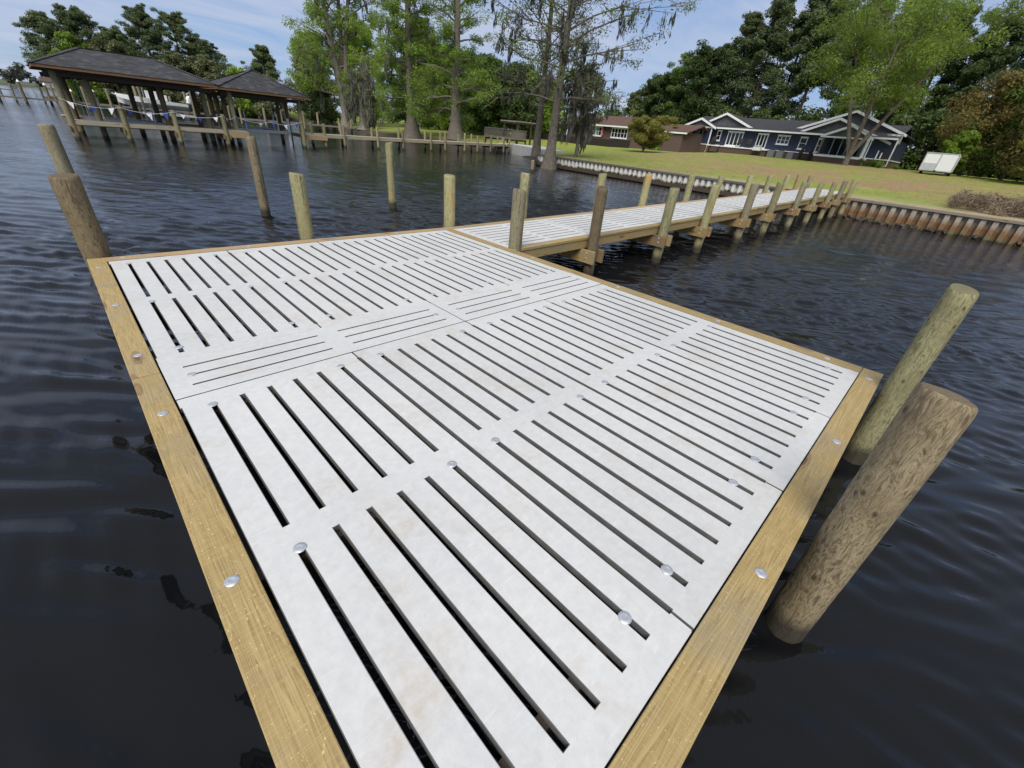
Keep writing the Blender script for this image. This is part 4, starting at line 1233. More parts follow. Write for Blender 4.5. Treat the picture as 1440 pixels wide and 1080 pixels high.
# neighbour: low brown brick house
nb = thing('house', (66, 36, 1.1), 'low brown brick ranch house with a rust brown roof behind the lawn', 'house')
MB().box(63, 72, 25.6, 46.0, 0.5, 3.55).build('wall', BRICK2, nb)
MB().prism([(62.3, 3.50), (67.5, 5.0), (72.7, 3.50), (72.7, 3.62), (67.5, 5.14), (62.3, 3.62)], 'y', 33.5, 46.6).build('roof', ROOFB, nb)
MB().prism([(62.9, 3.3), (67.5, 4.42), (72.1, 3.3), (72.1, 3.42), (67.5, 4.56), (62.9, 3.42)], 'y', 25.0, 33.49).build('roof', ROOFB, nb)
MB().box(62.2, 62.29, 33.5, 46.6, 3.46, 3.64).build('gutter', TRIM, nb)
MB().box(62.78, 62.87, 25.0, 33.45, 3.26, 3.44).build('gutter', TRIM, nb)
window(nb, 63, 39.1, 41.6, 2.15, 3.4, 4, .10, curtain=True)
window(nb, 63, 34.4, 37.3, 2.10, 3.38, 5, .10)
window(nb, 63, 30.6, 31.6, 2.5, 3.1, 2, .08)
tag(MB().box(62.75, 62.77, 38.7, 39.0, 2.2, 3.2).build('flag', plain('pink_red_cloth', (0.45, 0.10, 0.12), .8)), 'pinkish red flag hanging beside the window of the brown brick house', 'flag')
fn = thing('board_fence', (60.5, 37, 1.0), 'dark board fence in front of the brown brick house', 'fence')
mb = MB(); q = random.Random(3); y = 32.2
while y < 50:
    z0 = lz(60.5, y); mb.box(60.48, 60.52, y, y + .14, z0 - .1, z0 + .95 + q.uniform(-.02, .02)); y += .155
mb.build('pickets', BLACKW, fn)
y = 32.2
while y < 50:
    z0 = lz(60.5, y); MB().box(60.53, 60.63, y, y + .1, z0 - .2, z0 + 1.02).build('post', BLACKW, fn); y += 2.2
bn = thing('wheelie_bin', (61.5, 28.4, lz(61.5, 28.4)), 'bright green bin standing by the end of the brown brick house', 'bin')
z0 = lz(61.5, 28.4); GRN = plain('green_plastic', (0.10, 0.36, 0.03), .5)
MB().add([(61.25, 28.15, z0 + .1), (61.75, 28.15, z0 + .1), (61.75, 28.65, z0 + .1), (61.25, 28.65, z0 + .1), (61.18, 28.08, z0 + .95), (61.82, 28.08, z0 + .95), (61.82, 28.72, z0 + .95), (61.18, 28.72, z0 + .95)],
         [(0, 3, 2, 1), (4, 5, 6, 7), (0, 1, 5, 4), (1, 2, 6, 5), (2, 3, 7, 6), (3, 0, 4, 7)]).build('body', GRN, bn, bevel=.03)
MB().box(61.15, 61.85, 28.05, 28.75, z0 + .955, z0 + 1.03).build('lid', GRN, bn, bevel=.02)
for y in (28.1, 28.7): MB().tube([(61.7, y - .04, z0 + .1), (61.7, y + .04, z0 + .1)], .1, 10).build('wheel', DARKM, bn)
# white trailer on the right of the lawn
tx, ty = 57.8, -2.3
z0 = lz(tx, ty)
tr = thing('box_trailer', (tx, ty, z0), 'small white box trailer parked at the right end of the lawn', 'trailer')
MB().box(tx - .9, tx + 1.6, ty - 1.1, ty + 1.15, z0 + .28, z0 + 1.72).build('body', WHITE, tr, bevel=.05)
LG = plain('light_grey_panel', (0.42, 0.44, 0.45), .5)
MB().box(tx - .925, tx - .902, ty + .1, ty + 1.05, z0 + .35, z0 + .9).build('front_panel', LG, tr)
MB().box(tx - .925, tx - .902, ty - 1.0, ty + .04, z0 + .35, z0 + 1.62).build('front_panel', WHITE, tr)
MB().box(tx - .95, tx + 1.6, ty - 1.12, ty + 1.17, z0 + .20, z0 + .275).build('chassis', DARKM, tr)
for (x, s_) in ((tx + .3, -1), (tx + .3, 1)):
    MB().tube([(x, ty + s_ * 1.0 - .1, z0 + .3), (x, ty + s_ * 1.0 + .1, z0 + .3)], .3, 16).build('wheel', DARKM, tr)
g = MB()
for yy in (ty - 1.1, ty + .07, ty + 1.15): g.box(tx - .94, tx - .90, yy - .025, yy + .025, z0 + .3, z0 + 1.70)
for zz_ in (z0 + .31, z0 + 1.70): g.box(tx - .945, tx - .895, ty - 1.12, ty + 1.17, zz_ - .03, zz_ + .03)
g.build('frame_trim', ALU, tr)
for yy in (ty - .95, ty + 1.0): MB().box(tx - .965, tx - .946, yy - .06, yy + .06, z0 + .22, z0 + .27).build('tail_light', plain('red_lens', (.4, .02, .02), .3), tr)
for s_ in (-1, 1):
    g = MB()
    for i in range(7): g.box(tx - .7 + i * .35, tx - .685 + i * .35, ty + (s_ > 0) * 2.25 - 1.1 - .012, ty + (s_ > 0) * 2.25 - 1.1 + .012, z0 + .34, z0 + 1.66)
    g.build('side_rib', LG, tr)
MB().beam((tx - .9, ty, z0 + .3), (tx - 2.0, ty, z0 + .3), .1, .1).build('tow_bar', DARKM, tr)
for i, (x, y) in enumerate(((-60, 590), (-25, 585), (20, 590), (55, 600), (-110, 580))):
    r_ = thing('distant_house', (x, y, 1), 'tiny pale house on the far shore across the open water', 'house', 'houses on the far shore')
    z0 = 0.5
    MB().box(x - 7, x + 7, y, y + 9, z0, z0 + 4.2).build('wall', TRIM if i % 2 else PALES, r_)
    MB().prism([(y - .8, z0 + 4.2), (y + 4.5, z0 + 7.5), (y + 9.8, z0 + 4.2)], 'x', x - 7.6, x + 7.6).build('roof', ROOFC if i % 2 else ROOFB, r_)


# ================================================================ trees
def leaf_mat(name, c1, c2, trans=0.35, rough=0.55):
    m, t, p, o = new_mat(name)
    g = N(t, 'ShaderNodeNewGeometry')
    ob = N(t, 'ShaderNodeObjectInfo')
    wp = noise(t, g.outputs['Position'], 0.5, 3, 0.6)
    c = ramp(t, g.outputs['Random Per Island'], [(0.0, c1), (1.0, c2)])
    c = mix(t, ramp(t, wp, [(0.35, 0.0), (0.7, 0.5)]), c, c2)
    h = N(t, 'ShaderNodeHueSaturation'); L(t, mrange(t, ob.outputs['Random'], 0, 1, .85, 1.15), h.inputs['Value']); L(t, c, h.inputs['Color'])
    L(t, h.outputs[0], p.inputs['Base Color'])
    p.inputs['Roughness'].default_value = rough
    p.inputs['Specular IOR Level'].default_value = 0.25
    tr = N(t, 'ShaderNodeBsdfTranslucent'); L(t, h.outputs[0], tr.inputs['Color'])
    mx = N(t, 'ShaderNodeMixShader'); mx.inputs[0].default_value = trans
    L(t, p.outputs[0], mx.inputs[1]); L(t, tr.outputs[0], mx.inputs[2]); L(t, mx.outputs[0], o.inputs[0])
    return m
LF_PINE = leaf_mat('dark_pine_needles', (0.08, 0.115, 0.05), (0.17, 0.215, 0.09), .4)
LF_CYP = leaf_mat('feathery_green_needles', (0.15, 0.24, 0.038), (0.28, 0.39, 0.075), .55)
LF_CYPG = leaf_mat('grey_green_thin_needles', (0.10, 0.115, 0.06), (0.18, 0.195, 0.105), .4)
LF_LIGHT = leaf_mat('spring_green_leaves', (0.19, 0.30, 0.038), (0.33, 0.46, 0.075), .55)
LF_WILLOW = leaf_mat('fresh_yellow_green_leaves', (0.14, 0.22, 0.028), (0.27, 0.37, 0.07), .5)
LF_DARK = leaf_mat('deep_green_leaves', (0.042, 0.07, 0.021), (0.11, 0.155, 0.05), .4)
LF_MID = leaf_mat('mid_green_leaves', (0.08, 0.145, 0.028), (0.17, 0.26, 0.06), .45)
LF_OLIVE = leaf_mat('pale_olive_buds', (0.12, 0.14, 0.055), (0.22, 0.235, 0.11), .35)
LF_BROWN = leaf_mat('russet_young_leaves', (0.16, 0.135, 0.04), (0.27, 0.22, 0.075), .45)
LF_CRAPE = leaf_mat('bronze_olive_young_leaves', (0.15, 0.15, 0.033), (0.25, 0.235, 0.06), .45)
LF_MOSS = leaf_mat('grey_spanish_moss', (0.075, 0.078, 0.060), (0.16, 0.16, 0.13), .25, .9)
LF_MOSSD = leaf_mat('dark_hanging_moss', (0.045, 0.045, 0.036), (0.10, 0.10, 0.08), .25, .9)
BARK = plain('grey_brown_bark', (0.135, 0.115, 0.092), .95, var=.4, scale=5, bumpy=.6)
BARKP = plain('pale_grey_bark', (0.22, 0.19, 0.155), .95, var=.35, scale=5, bumpy=.6)
BARKD = plain('dark_pine_bark', (0.05, 0.037, 0.028), .95, var=.4, scale=5, bumpy=.6)
def leaf_cloud(rg, centers, radii, per, size, aspect, droop=0.0, flat=0.75, blade=False, outb=0.6, upb=0.5, hang=False):
    centers = np.asarray(centers, float); radii = np.asarray(radii, float)
    n = len(centers) * per
    ci = np.repeat(np.arange(len(centers)), per)
    d = rg.normal(size=(n, 3)); d /= np.linalg.norm(d, axis=1)[:, None]
    rad = rg.uniform(0.15, 1.0, n) ** 0.55
    off = d * (radii[ci] * rad)[:, None]; off[:, 2] *= flat
    P = centers[ci] + off
    nrm = d * outb + rg.normal(size=(n, 3)) * 0.55 + np.array([0, 0, upb])
    nrm /= np.linalg.norm(nrm, axis=1)[:, None]
    tv = rg.normal(size=(n, 3))
    if hang: tv = tv * 0.22 + np.array([0, 0, -1.0])
    tv[:, 2] -= droop
    tv -= nrm * (tv * nrm).sum(1)[:, None]
    if hang: tv = rg.normal(size=(n, 3)) * 0.12 + np.array([0, 0, -1.0])
    tv /= np.linalg.norm(tv, axis=1)[:, None]
    bv = np.cross(nrm, tv); bv /= np.linalg.norm(bv, axis=1)[:, None]
    s = size * rg.uniform(0.6, 1.35, n)
    a = tv * s[:, None]; b = bv * (s / aspect)[:, None]
    V = np.empty((n, 4, 3))
    V[:, 0] = P - a * .5; V[:, 1] = P + b * .5 + a * .05; V[:, 2] = P + a * .5 - np.array([0, 0, 1]) * (s * droop * .25)[:, None]; V[:, 3] = P - b * .5 + a * .05
    return V.reshape(-1, 3)
def quads(n): return np.arange(n).reshape(-1, 4)
def make_tree(name, x, y, label, seed, H, base=0.3, r=4.0, limbs=14, clump=1.3, per=150, size=0.4, aspect=2.0, leaf=None, bark=None, elev=(0.2, 0.9), prof='round',
              tr=0.3, droop=0.0, lean=(0, 0), flare=1.0, moss=None, cl=(2, 4), group=None, cat='tree', fork=0, z=None, flat=.75, twig=0.0, top=True, jit=1.0, mossn=6, trunkn=10, second=None):
    rg = np.random.default_rng(seed); q = random.Random(seed)
    z0 = (lz(x, y) - 0.1) if z is None else z
    root = thing(name, (x, y, z0), label, cat, group)
    tk = MB()
    def spine(t, a=None):
        wob = 0.012 * H * math.sin(t * 5 + seed) * t
        return Vector((x + lean[0] * H * t + wob, y + lean[1] * H * t + 0.012 * H * math.cos(t * 4.3 + seed * 2) * t, z0 + H * t))
    stems = [spine]
    if fork:
        stems = []
        for k in range(fork):
            az = q.uniform(0, 6.28) if k else 0.5; az = 2 * math.pi * k / fork + seed
            sp = q.uniform(.22, .36) * r / max(H, 1) * 1.6
            def st(t, az=az, sp=sp, ph=q.uniform(0, 6)):
                tt = max(0, t - 0.10)
                p_ = spine(t) + Vector((math.cos(az), math.sin(az), 0)) * (sp * H * tt ** 0.9) + Vector((0, 0, -sp * sp * H * tt * .6))
                return p_ + Vector((math.sin(t * 7 + ph), math.cos(t * 6 + ph), 0)) * .012 * H * tt
            stems.append(st)
    ns = 12
    for si, st in enumerate(stems):
        ts = [i / ns for i in range(ns + 1)]
        rad = []
        for t in ts:
            rr_ = tr * (1 - t) ** 0.8 * (1 if not fork else .72) + .02
            if t < 0.12: rr_ *= 1 + (flare - 1) * ((0.12 - t) / .12) ** 1.5
            rad.append(rr_)
        tk.tube([st(t) for t in ts], rad, trunkn, cap=False)
    cen = []; crad = []; mossp = []
    for i in range(limbs):
        f_ = (i + q.uniform(.2, .8)) / limbs
        st = stems[i % len(stems)]
        tb = base + (1 - base) * (f_ ** 0.9) * .92
        if prof == 'round': ln = r * math.sqrt(max(0.05, 1 - ((f_ - .42) / .62) ** 2))
        elif prof == 'cone': ln = r * (1.0 - .78 * f_)
        elif prof == 'pine': ln = r * (0.55 + .45 * math.sin(math.pi * min(1, f_ * .9 + .15))) * (1 - .35 * f_)
        elif prof == 'umbrella': ln = r * (.5 + .5 * f_ if f_ < .7 else .95 - .9 * (f_ - .7))
        else: ln = r
        ln *= q.uniform(.72, 1.15) * jit if jit != 1 else q.uniform(.75, 1.12)
        az = i * 2.399 + q.uniform(-.5, .5)
        el = elev[0] + (elev[1] - elev[0]) * f_ + q.uniform(-.15, .15)
        p0 = st(tb)
        d = Vector((math.cos(az) * math.cos(el), math.sin(az) * math.cos(el), math.sin(el)))
        bend = Vector((0, 0, -droop * ln * .25 if droop else ln * .08))
        p1 = p0 + d * ln * .5 + Vector((q.uniform(-.1, .1), q.uniform(-.1, .1), q.uniform(-.05, .12))) * ln + bend * .3
        p2 = p0 + d * ln + bend
        lr = max(.018, tr * .30 * (1 - tb) ** .6)
        tk.tube([p0, p0.lerp(p1, .5) + Vector((0, 0, .02 * ln)), p1, p2], [lr, lr * .75, lr * .5, lr * .15], 5, cap=False)
        m_ = q.randint(*cl)
        for k in range(m_):
            g = 0.40 + .62 * (k + q.uniform(0, .7)) / m_
            c = p1.lerp(p2, (g - .5) * 2) if g > .5 else p0.lerp(p1, g * 2)
            jx = Vector((q.gauss(0, .22), q.gauss(0, .22), q.gauss(0, .15))) * ln * .6
            c = c + jx
            cen.append(tuple(c)); crad.append(clump * q.uniform(.6, 1.2) * (1.1 - .35 * f_))
            if twig:
                tk.tube([p0.lerp(p1, .8), c], [lr * .35, .012], 4, cap=False)
                for _ in range(2):
                    e = c + Vector((q.gauss(0, 1), q.gauss(0, 1), q.gauss(0.1, .6))) * crad[-1] * .8
                    tk.tube([c.lerp(p1, .3), e], [lr * .22 + .008, .008], 3, cap=False)
        mossp.append((p1, p2))
    if top:
        for st in stems:
            cen.append(tuple(st(.97))); crad.append(clump * .7)
    tk.build('trunk', bark or BARK, root, smooth=True)
    Vl = leaf_cloud(rg, cen, crad, per, size, aspect, droop, flat)
    if second is None:
        np_mesh('crown', Vl, quads(len(Vl)), leaf, root)
    else:
        h_ = (len(Vl) // 8) * 4
        idx = rg.permutation(len(cen))
        a_ = [cen[i] for i in idx[:len(cen) // 2]]; ar = [crad[i] for i in idx[:len(cen) // 2]]
        b_ = [cen[i] for i in idx[len(cen) // 2:]]; br = [crad[i] for i in idx[len(cen) // 2:]]
        V1 = leaf_cloud(rg, a_, ar, per, size, aspect, droop, flat); V2 = leaf_cloud(rg, b_, br, per, size, aspect, droop, flat)
        np_mesh('crown', V1, quads(len(V1)), leaf, root); np_mesh('crown', V2, quads(len(V2)), second, root)
    if moss:
        mc = []; mr = []
        for p1, p2 in mossp:
            for _ in range(mossn):
                f_ = q.uniform(-.3, 1.0)
                c = p1.lerp(p2, f_) if f_ > 0 else p1
                lnm = q.uniform(.3, 1.0) * moss[1]
                for k in range(3):
                    mc.append((c.x + q.uniform(-.12, .12), c.y + q.uniform(-.12, .12), c.z - lnm * (k + .5) / 3)); mr.append(lnm * .22)
        Vm = leaf_cloud(rg, mc, mr, 10, moss[1] * .38, 6.0, 0, 1.5, hang=True, upb=0)
        np_mesh('hanging_moss', Vm, quads(len(Vm)), moss[0], root)
    return root
PG = 'pines on the point beyond the boathouses'
pine = dict(base=.28, r=5.4, limbs=40, clump=.95, per=130, size=.40, aspect=3.6, leaf=LF_PINE, bark=BARKD, elev=(-.05, .7), prof='pine', tr=.28, flat=.55, cl=(5, 8))
for a in (
    (6.0, 127.5, 12.6, 1, 'leftmost pine on the point, next to the open water', dict(r=4.6)),
    (10.5, 126, 13.6, 2, 'second pine from the left on the wooded point', dict(r=5.6)),
    (15.5, 125, 11.6, 3, 'shorter round headed pine on the wooded point', dict(r=5.6, leaf=LF_PINE)),
    (21.5, 129, 15.6, 4, 'tall twin crowned pine, left one of the highest pair on the point', dict(r=5.2)),
    (26.8, 128, 15.8, 5, 'tall dark pine, right one of the highest pair on the point', dict(r=6.0)),
    (31.0, 126, 11.4, 6, 'lower pine sloping down at the right end of the point', dict(r=5.4)),
    (40.0, 116, 13.2, 7, 'lone dark pine between the point and the big bright green trees', dict(r=3.2)),
):
    x, y, h, s_, lab, kw = a
    k = dict(pine); k.update(kw)
    make_tree('pine_tree', x, y, lab, 1000 + s_, h, group=PG, **k)
und = dict(base=.06, r=3.6, limbs=26, clump=1.0, per=110, cl=(4, 7), size=.4, aspect=2.0, prof='round', tr=.2, elev=(.0, .9))
UG = 'trees under the pines on the point'
for a in (
    (8.5, 123.5, 10.2, 1, 'mid green tree low on the left tip of the point', LF_CYP, 3.6),
    (13.5, 122.0, 10.0, 2, 'yellowish green tree under the pines, behind the long boathouse roof', LF_OLIVE, 3.8),
    (19.0, 121.5, 8.0, 3, 'deep green tree in the middle of the point', LF_DARK, 4.0),
    (24.0, 119.0, 9.8, 4, 'pale olive tree just budding, below the tallest pines', LF_OLIVE, 3.8),
    (29.0, 116.5, 9.4, 5, 'pale budding tree above the gap between the boathouse roofs', LF_OLIVE, 3.4),
    (34.5, 117.0, 8.6, 6, 'bright green tree right of the point with thin pale trunk', LF_LIGHT, 3.4),
    (38.5, 112.0, 7.8, 7, 'pale olive tree behind the pyramid roof', LF_OLIVE, 3.6),
):
    x, y, h, s_, lab, lf_, r_ = a
    k = dict(und); k['r'] = r_
    make_tree('broadleaf_tree', x, y, lab, 1100 + s_, h, leaf=lf_, bark=BARKP, group=UG, **k)
# centre: bald cypresses and bright trees on the cove bank
CG = 'big trees on the bank of the cove'
make_tree('cypress_tree', 40.5, 80.0, 'big many stemmed cypress with pale trunks and moss low down, left in the cove group', 21, 27, base=.14, r=8.4, limbs=70, clump=1.25, per=130, cl=(4, 7), size=.38, aspect=3.0, leaf=LF_LIGHT, second=LF_CYP, bark=BARKP, elev=(.0, .9), tr=.75, flare=1.9, fork=4, prof='round', moss=(LF_MOSS, 2.6), mossn=1, twig=1, group=CG)
make_tree('cypress_tree', 37.6, 53.5, 'tall cypress with moss at its foot, in the middle of the cove group', 22, 27, base=.09, r=6.0, limbs=60, clump=1.05, per=140, cl=(4, 6), size=.32, aspect=3.4, leaf=LF_CYP, bark=BARK, elev=(-.1, .7), tr=.6, flare=2.4, prof='cone', moss=(LF_MOSS, 1.8), mossn=1, twig=1, group=CG)
make_tree('cypress_tree', 41.2, 48.2, 'straight cypress with thin upper crown and full lower crown, right in the cove group', 23, 27, base=.09, r=5.8, limbs=56, clump=1.0, per=130, cl=(4, 6), size=.30, aspect=3.4, leaf=LF_CYP, bark=BARK, elev=(-.1, .75), tr=.62, flare=2.0, prof='cone', twig=1, group=CG)
make_tree('magnolia_tree', 39.5, 88.0, 'very dark low evergreen at the water, behind the mossy cypress trunks', 24, 6.5, base=.05, r=4.0, limbs=22, clump=1.3, per=130, size=.4, leaf=LF_DARK, bark=BARKD, elev=(.0, .9), tr=.2, group=CG)
make_tree('cypress_tree', 37.8, 68.5, 'short cypress swathed in long grey moss on the bank', 25, 7.0, base=.25, r=3.4, limbs=18, clump=.8, per=60, size=.3, aspect=3, leaf=LF_CYPG, bark=BARKP, elev=(.0, .8), tr=.5, flare=2.0, moss=(LF_MOSS, 2.4), mossn=5, group=CG)
BG2 = 'green trees filling the back of the cove'
bgk = dict(base=.05, r=5.0, limbs=38, clump=1.25, per=130, cl=(5, 8), size=.4, aspect=2.0, prof='round', tr=.3, elev=(.0, .9), bark=BARK)
for a in (
    (52, 118, 15.5, 1, 'light green tree rising behind the pyramid roof, left at the back of the cove', LF_LIGHT, 6.0),
    (55, 100, 17.5, 2, 'sunlit yellow green tree between the mossy cypress and the pines', LF_LIGHT, 6.2),
    (57, 84, 14.0, 3, 'mid green tree behind the middle cypress', LF_MID, 5.5),
    (54, 70, 12.0, 4, 'bright green tree seen low between the two straight cypresses', LF_LIGHT, 5.0),
    (58, 64, 10.5, 5, 'deep green tree behind the right straight cypress', LF_DARK, 5.0),
    (53, 56, 9.3, 6, 'round mid green tree just left of the pergola', LF_MID, 4.6),
    (56, 51, 8.6, 7, 'round dark green tree behind the pergola', LF_DARK, 4.2),
    (63, 52, 7.0, 8, 'low bright tree behind the pergola and the left cypress trunk', LF_LIGHT, 4.2),
    (64, 92, 19.0, 9, 'tall mid green tree at the back, over the left cypress shoulder', LF_MID, 6.0),
    (70, 62, 7.4, 10, 'low mid green tree seen between the two cypress trunks on the lawn corner', LF_MID, 4.5),
    (48, 112, 12.0, 11, 'thin pale olive tree beside the lone dark pine', LF_OLIVE, 4.5),
):
    x, y, h, s_, lab, lf_, r_ = a
    k = dict(bgk); k['r'] = r_
    make_tree('broadleaf_tree', x, y, lab, 1200 + s_, h, leaf=lf_, group=BG2, **k)
# the pair at the seawall corner
make_tree('cypress_tree', 26.5, 17.45, 'large bald cypress with flared pale roots in the water at the seawall corner', 31, 18, base=.22, r=6.4, limbs=60, clump=.8, per=75, size=.2, aspect=3.4, leaf=LF_CYPG, second=LF_CYP, bark=BARK, elev=(.05, .7), tr=.31, flare=2.2, prof='round', moss=(LF_MOSSD, 1.1), mossn=4, twig=1, z=-1.0, cl=(3, 6), lean=(.015, -.01))
make_tree('cypress_tree', 29.4, 21.6, 'slimmer bald cypress just left of and behind the one with flared roots', 32, 18, base=.22, r=5.2, limbs=36, clump=.9, per=60, size=.24, aspect=3.4, leaf=LF_CYPG, bark=BARK, elev=(.15, .9), tr=.25, flare=1.6, prof='round', twig=1, z=-.1, cl=(2, 4))
make_tree('cypress_tree', 29.0, 17.0, 'small tree hung with dark moss right behind the flared cypress trunk', 33, 5.4, base=.3, r=2.1, limbs=24, clump=.45, per=60, size=.22, aspect=3, leaf=LF_CYPG, bark=BARK, elev=(.1, .9), tr=.12, moss=(LF_MOSS, 1.4), mossn=4, twig=1)
# roots of the big cypress: buttresses
# right: woods behind the houses
RG = 'tall trees behind the houses'
rk = dict(base=.24, r=5.2, limbs=38, clump=1.15, per=140, size=.44, aspect=3.0, leaf=LF_PINE, bark=BARKD, elev=(-.05, .8), prof='pine', tr=.34, flat=.6, cl=(5, 8))
for a in (
    (98, 56, 10.5, 1, 'lone small pine against the sky, right of the big bald cypress', dict(r=3.2, limbs=16)),
    (92, 47, 12.0, 2, 'dark tree at the left shoulder of the woods', dict(r=4.5, leaf=LF_DARK, prof='round')),
    (93, 42, 15.2, 3, 'mid green tree stepping up at the left of the woods', dict(r=5, leaf=LF_MID, prof='round')),
    (90, 37.5, 16.0, 4, 'deep green tree left of the tallest pines', dict(r=5, leaf=LF_DARK, prof='round')),
    (93, 33.0, 21.5, 5, 'tall pine, leftmost of the high group above the navy house', dict(r=4.6)),
    (92, 28.5, 23.0, 6, 'tall pine, second in the high group above the navy house', dict(r=4.8)),
    (95, 25.0, 23.5, 7, 'tallest dense pine in the middle of the high group above the navy house', dict(r=4.8)),
    (93, 21.0, 22.5, 8, 'open crowned pine with bare trunks showing sky, right in the high group', dict(r=4.2, base=.5)),
    (96, 16.5, 22.0, 9, 'pine just left of the bright lawn tree', dict(r=4.6, base=.4)),
    (94, 11.5, 21.0, 10, 'dark pine behind the bright lawn tree', dict(r=5)),
    (92, 5.5, 19.0, 11, 'dark pine right of the navy house gables', dict(r=5, leaf=LF_DARK)),
    (90, 0, 17.0, 12, 'dark pine above the trailer', dict(r=5, leaf=LF_DARK)),
    (84, -5.5, 17.0, 13, 'dark pine above the russet trees, left one', dict(r=4.6)),
    (80, -11.0, 15.5, 14, 'dark pine above the russet trees, at the right edge', dict(r=4.8)),
):
    x, y, h, s_, lab, kw = a
    k = dict(rk); k.update(kw)
    make_tree('pine_tree' if k['leaf'] is LF_PINE else 'tall_tree', x, y, lab, 1300 + s_, h, group=RG, **k)
# understorey that reads as one dark mass behind the houses
rg = np.random.default_rng(9); q = random.Random(9)
cen = []; crd = []
for i in range(230):
    y = q.uniform(-26, 62); x = q.uniform(86, 100) - max(0, -y) * .55
    cen.append((x, y, lz(x, y) + q.uniform(.3, 7.5))); crd.append(q.uniform(1.2, 2.4))
for i in range(60):
    y = q.uniform(-28, -4); x = 66 + y * .35 + q.uniform(0, 8)
    cen.append((x, y, lz(x, y) + q.uniform(.3, 4.0))); crd.append(q.uniform(1.0, 1.8))
for i in range(60):
    y = q.uniform(-8, 6); x = q.uniform(80, 88)
    cen.append((x, y, lz(x, y) + q.uniform(.3, 6.0))); crd.append(q.uniform(1.2, 2.2))
for i in range(70):
    y = q.uniform(66, 130); x = q.uniform(66, 80)
    cen.append((x, y, lz(x, y) + q.uniform(.3, 5.0))); crd.append(q.uniform(1.4, 2.4))
Vl = leaf_cloud(rg, cen, crd, 200, .6, 2.0)
tag(np_mesh('undergrowth', Vl, quads(len(Vl)), LF_DARK), 'dark dense undergrowth and low wood behind the houses and lawns', 'undergrowth', kind='stuff')
# the bright tree on the lawn
make_tree('lawn_tree', 61.0, 5.4, 'big bright green tree with forked bare trunk on the lawn before the navy house', 41, 12.0, base=.46, r=8.6, limbs=58, clump=1.35, per=190, size=.26, aspect=3.2, leaf=LF_WILLOW, bark=BARK, elev=(.30, .95), prof='umbrella', tr=.32, flare=1.25, fork=4, droop=.25, twig=1, cl=(3, 5))
make_tree('crape_myrtle', 51.0, 24.2, 'round bronze olive small tree on the lawn before the brown brick house', 42, 2.7, base=.30, r=3.3, limbs=44, clump=.62, per=300, size=.17, aspect=2.2, leaf=LF_CRAPE, bark=BARKP, elev=(.15, .8), prof='umbrella', tr=.10, fork=5, flat=.6)
RU = 'russet and green trees at the right edge'
for a in (
    (64.0, -3.8, 7.6, 1, 'russet leaved tree just right of the trailer', LF_BROWN, 3.4),
    (58.5, -8.3, 7.8, 2, 'russet leaved tree at the right edge of the view', LF_BROWN, 3.4),
    (55.5, -9.4, 5.0, 3, 'olive green tree low at the right edge of the view', LF_CRAPE, 3.0),
    (61.5, -3.0, 3.4, 4, 'small fresh green tree just behind the right end of the trailer', LF_LIGHT, 1.2),
    (63.5, -6.8, 9.0, 5, 'olive tree behind the russet ones', LF_MID, 3.4),
):
    x, y, h, s_, lab, lf_, r_ = a
    make_tree('russet_tree' if lf_ is LF_BROWN else 'small_tree', x, y, lab, 1400 + s_, h, base=.12, r=r_, limbs=26, clump=r_ * .36, per=190, size=.26, aspect=2.2, leaf=lf_, bark=BARK, elev=(.0, .9), tr=.16, group=RU)
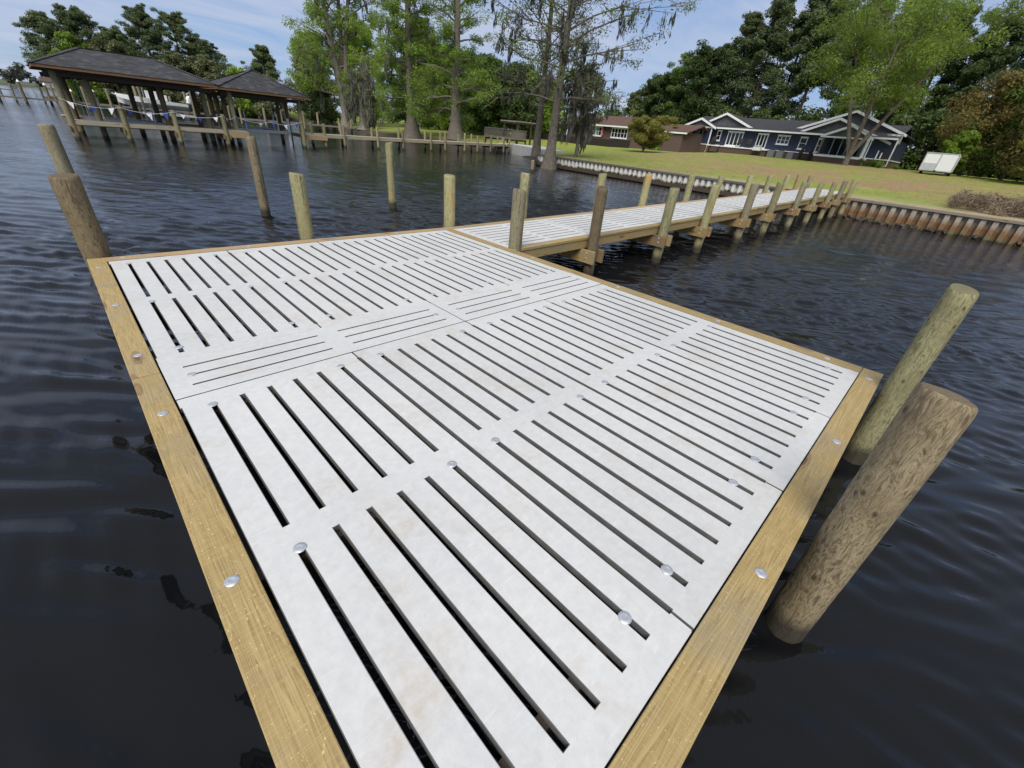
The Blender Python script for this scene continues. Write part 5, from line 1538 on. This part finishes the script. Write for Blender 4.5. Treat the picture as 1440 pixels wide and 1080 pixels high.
# shrubs by the house
for i, (x, y, s_, lf_, lab) in enumerate(((66.3, 4.3, .65, LF_MID, 'rounded shrub at the foot of the porch of the navy house'), (66.6, 3.4, .7, LF_LIGHT, 'bright shrub at the right corner of the navy house'), (66.5, 1.6, .35, LF_LIGHT, 'tiny bright shrub right of the navy house'), (68.2, 26.5, .3, LF_DARK, 'low dark shrub below the wing window of the navy house'), (62.0, 2.6, .28, LF_MID, 'tiny shrub near the foot of the bright lawn tree'))):
    r_ = thing('shrub', (x, y, lz(x, y)), lab, 'shrub', 'shrubs round the navy house')
    qq = random.Random(i); rg = np.random.default_rng(50 + i)
    cs = [(x + qq.gauss(0, .4) * s_, y + qq.gauss(0, .5) * s_, lz(x, y) + qq.uniform(.3, 1.0) * s_) for _ in range(10)]
    Vl = leaf_cloud(rg, cs, [.45 * s_] * 10, 120, .12, 2)
    np_mesh('foliage', Vl, quads(len(Vl)), lf_, r_)
    MB().tube([(x, y, lz(x, y) - .05), (x, y, lz(x, y) + .6 * s_)], .04, 6).build('stem', BARK, r_)
# far wood across the water, one mass
rg = np.random.default_rng(19); q = random.Random(19)
cen = []; crd = []
for i in range(420):
    x = q.uniform(-330, 120); y = 585 + 25 * math.sin(x * .013) + .12 * x + q.uniform(0, 40)
    h = 9 + 6 * math.sin(x * .03 + 1) + 5 * math.sin(x * .011)
    if x < -20: h += 5
    cen.append((x, y, q.uniform(1, max(4, h)))); crd.append(q.uniform(3, 6))
Vl = leaf_cloud(rg, cen, crd, 60, 2.6, 1.8)
LF_FAR = leaf_mat('far_wood_foliage', (0.05, 0.065, 0.045), (0.11, 0.12, 0.085), .2)
tag(np_mesh('far_wood', Vl, quads(len(Vl)), LF_FAR), 'distant wooded shoreline across the open water', 'wood', kind='stuff')
# dead brush on the right wall and tufts in the lawn
rg = np.random.default_rng(29); q = random.Random(29)
cs = [(27.2 + q.uniform(0, 3.2), q.uniform(-12.5, -5.2), 0.32 + q.uniform(0, .45)) for _ in range(170)]
Vl = leaf_cloud(rg, cs, [.35] * len(cs), 60, .34, 14, 0)
BRUSH = leaf_mat('dry_grey_brown_twigs', (0.13, 0.095, 0.065), (0.28, 0.22, 0.16), .1, .9)
tag(np_mesh('dead_brush', Vl, quads(len(Vl)), BRUSH), 'tangle of dry grey brown brush behind the rusty seawall', 'brush', kind='stuff')
n = 14000
gy = rg.uniform(-26, 34, n); gu = 0.5 + 30 * rg.uniform(0, 1, n) ** 1.5; gx = shore_x(gy) + gu
keep = ((gy < 19) | (gu > 6)) & ((gu > 3.2) | (gy > 6))
gx = gx[keep]; gy = gy[keep]
gz = land_z(gx, gy)
cs = np.stack([gx, gy, gz + .03], 1)
Vl = leaf_cloud(rg, cs, np.full(len(cs), .08), 2, .09, 3.0, 0, .3, outb=.2, upb=3.0)
GR = leaf_mat('lawn_blades', (0.155, 0.185, 0.03), (0.26, 0.265, 0.06), .4)
tag(np_mesh('grass', Vl, quads(len(Vl)), GR), 'rough tufts of yellowish green grass over the lawn', 'grass', kind='stuff')
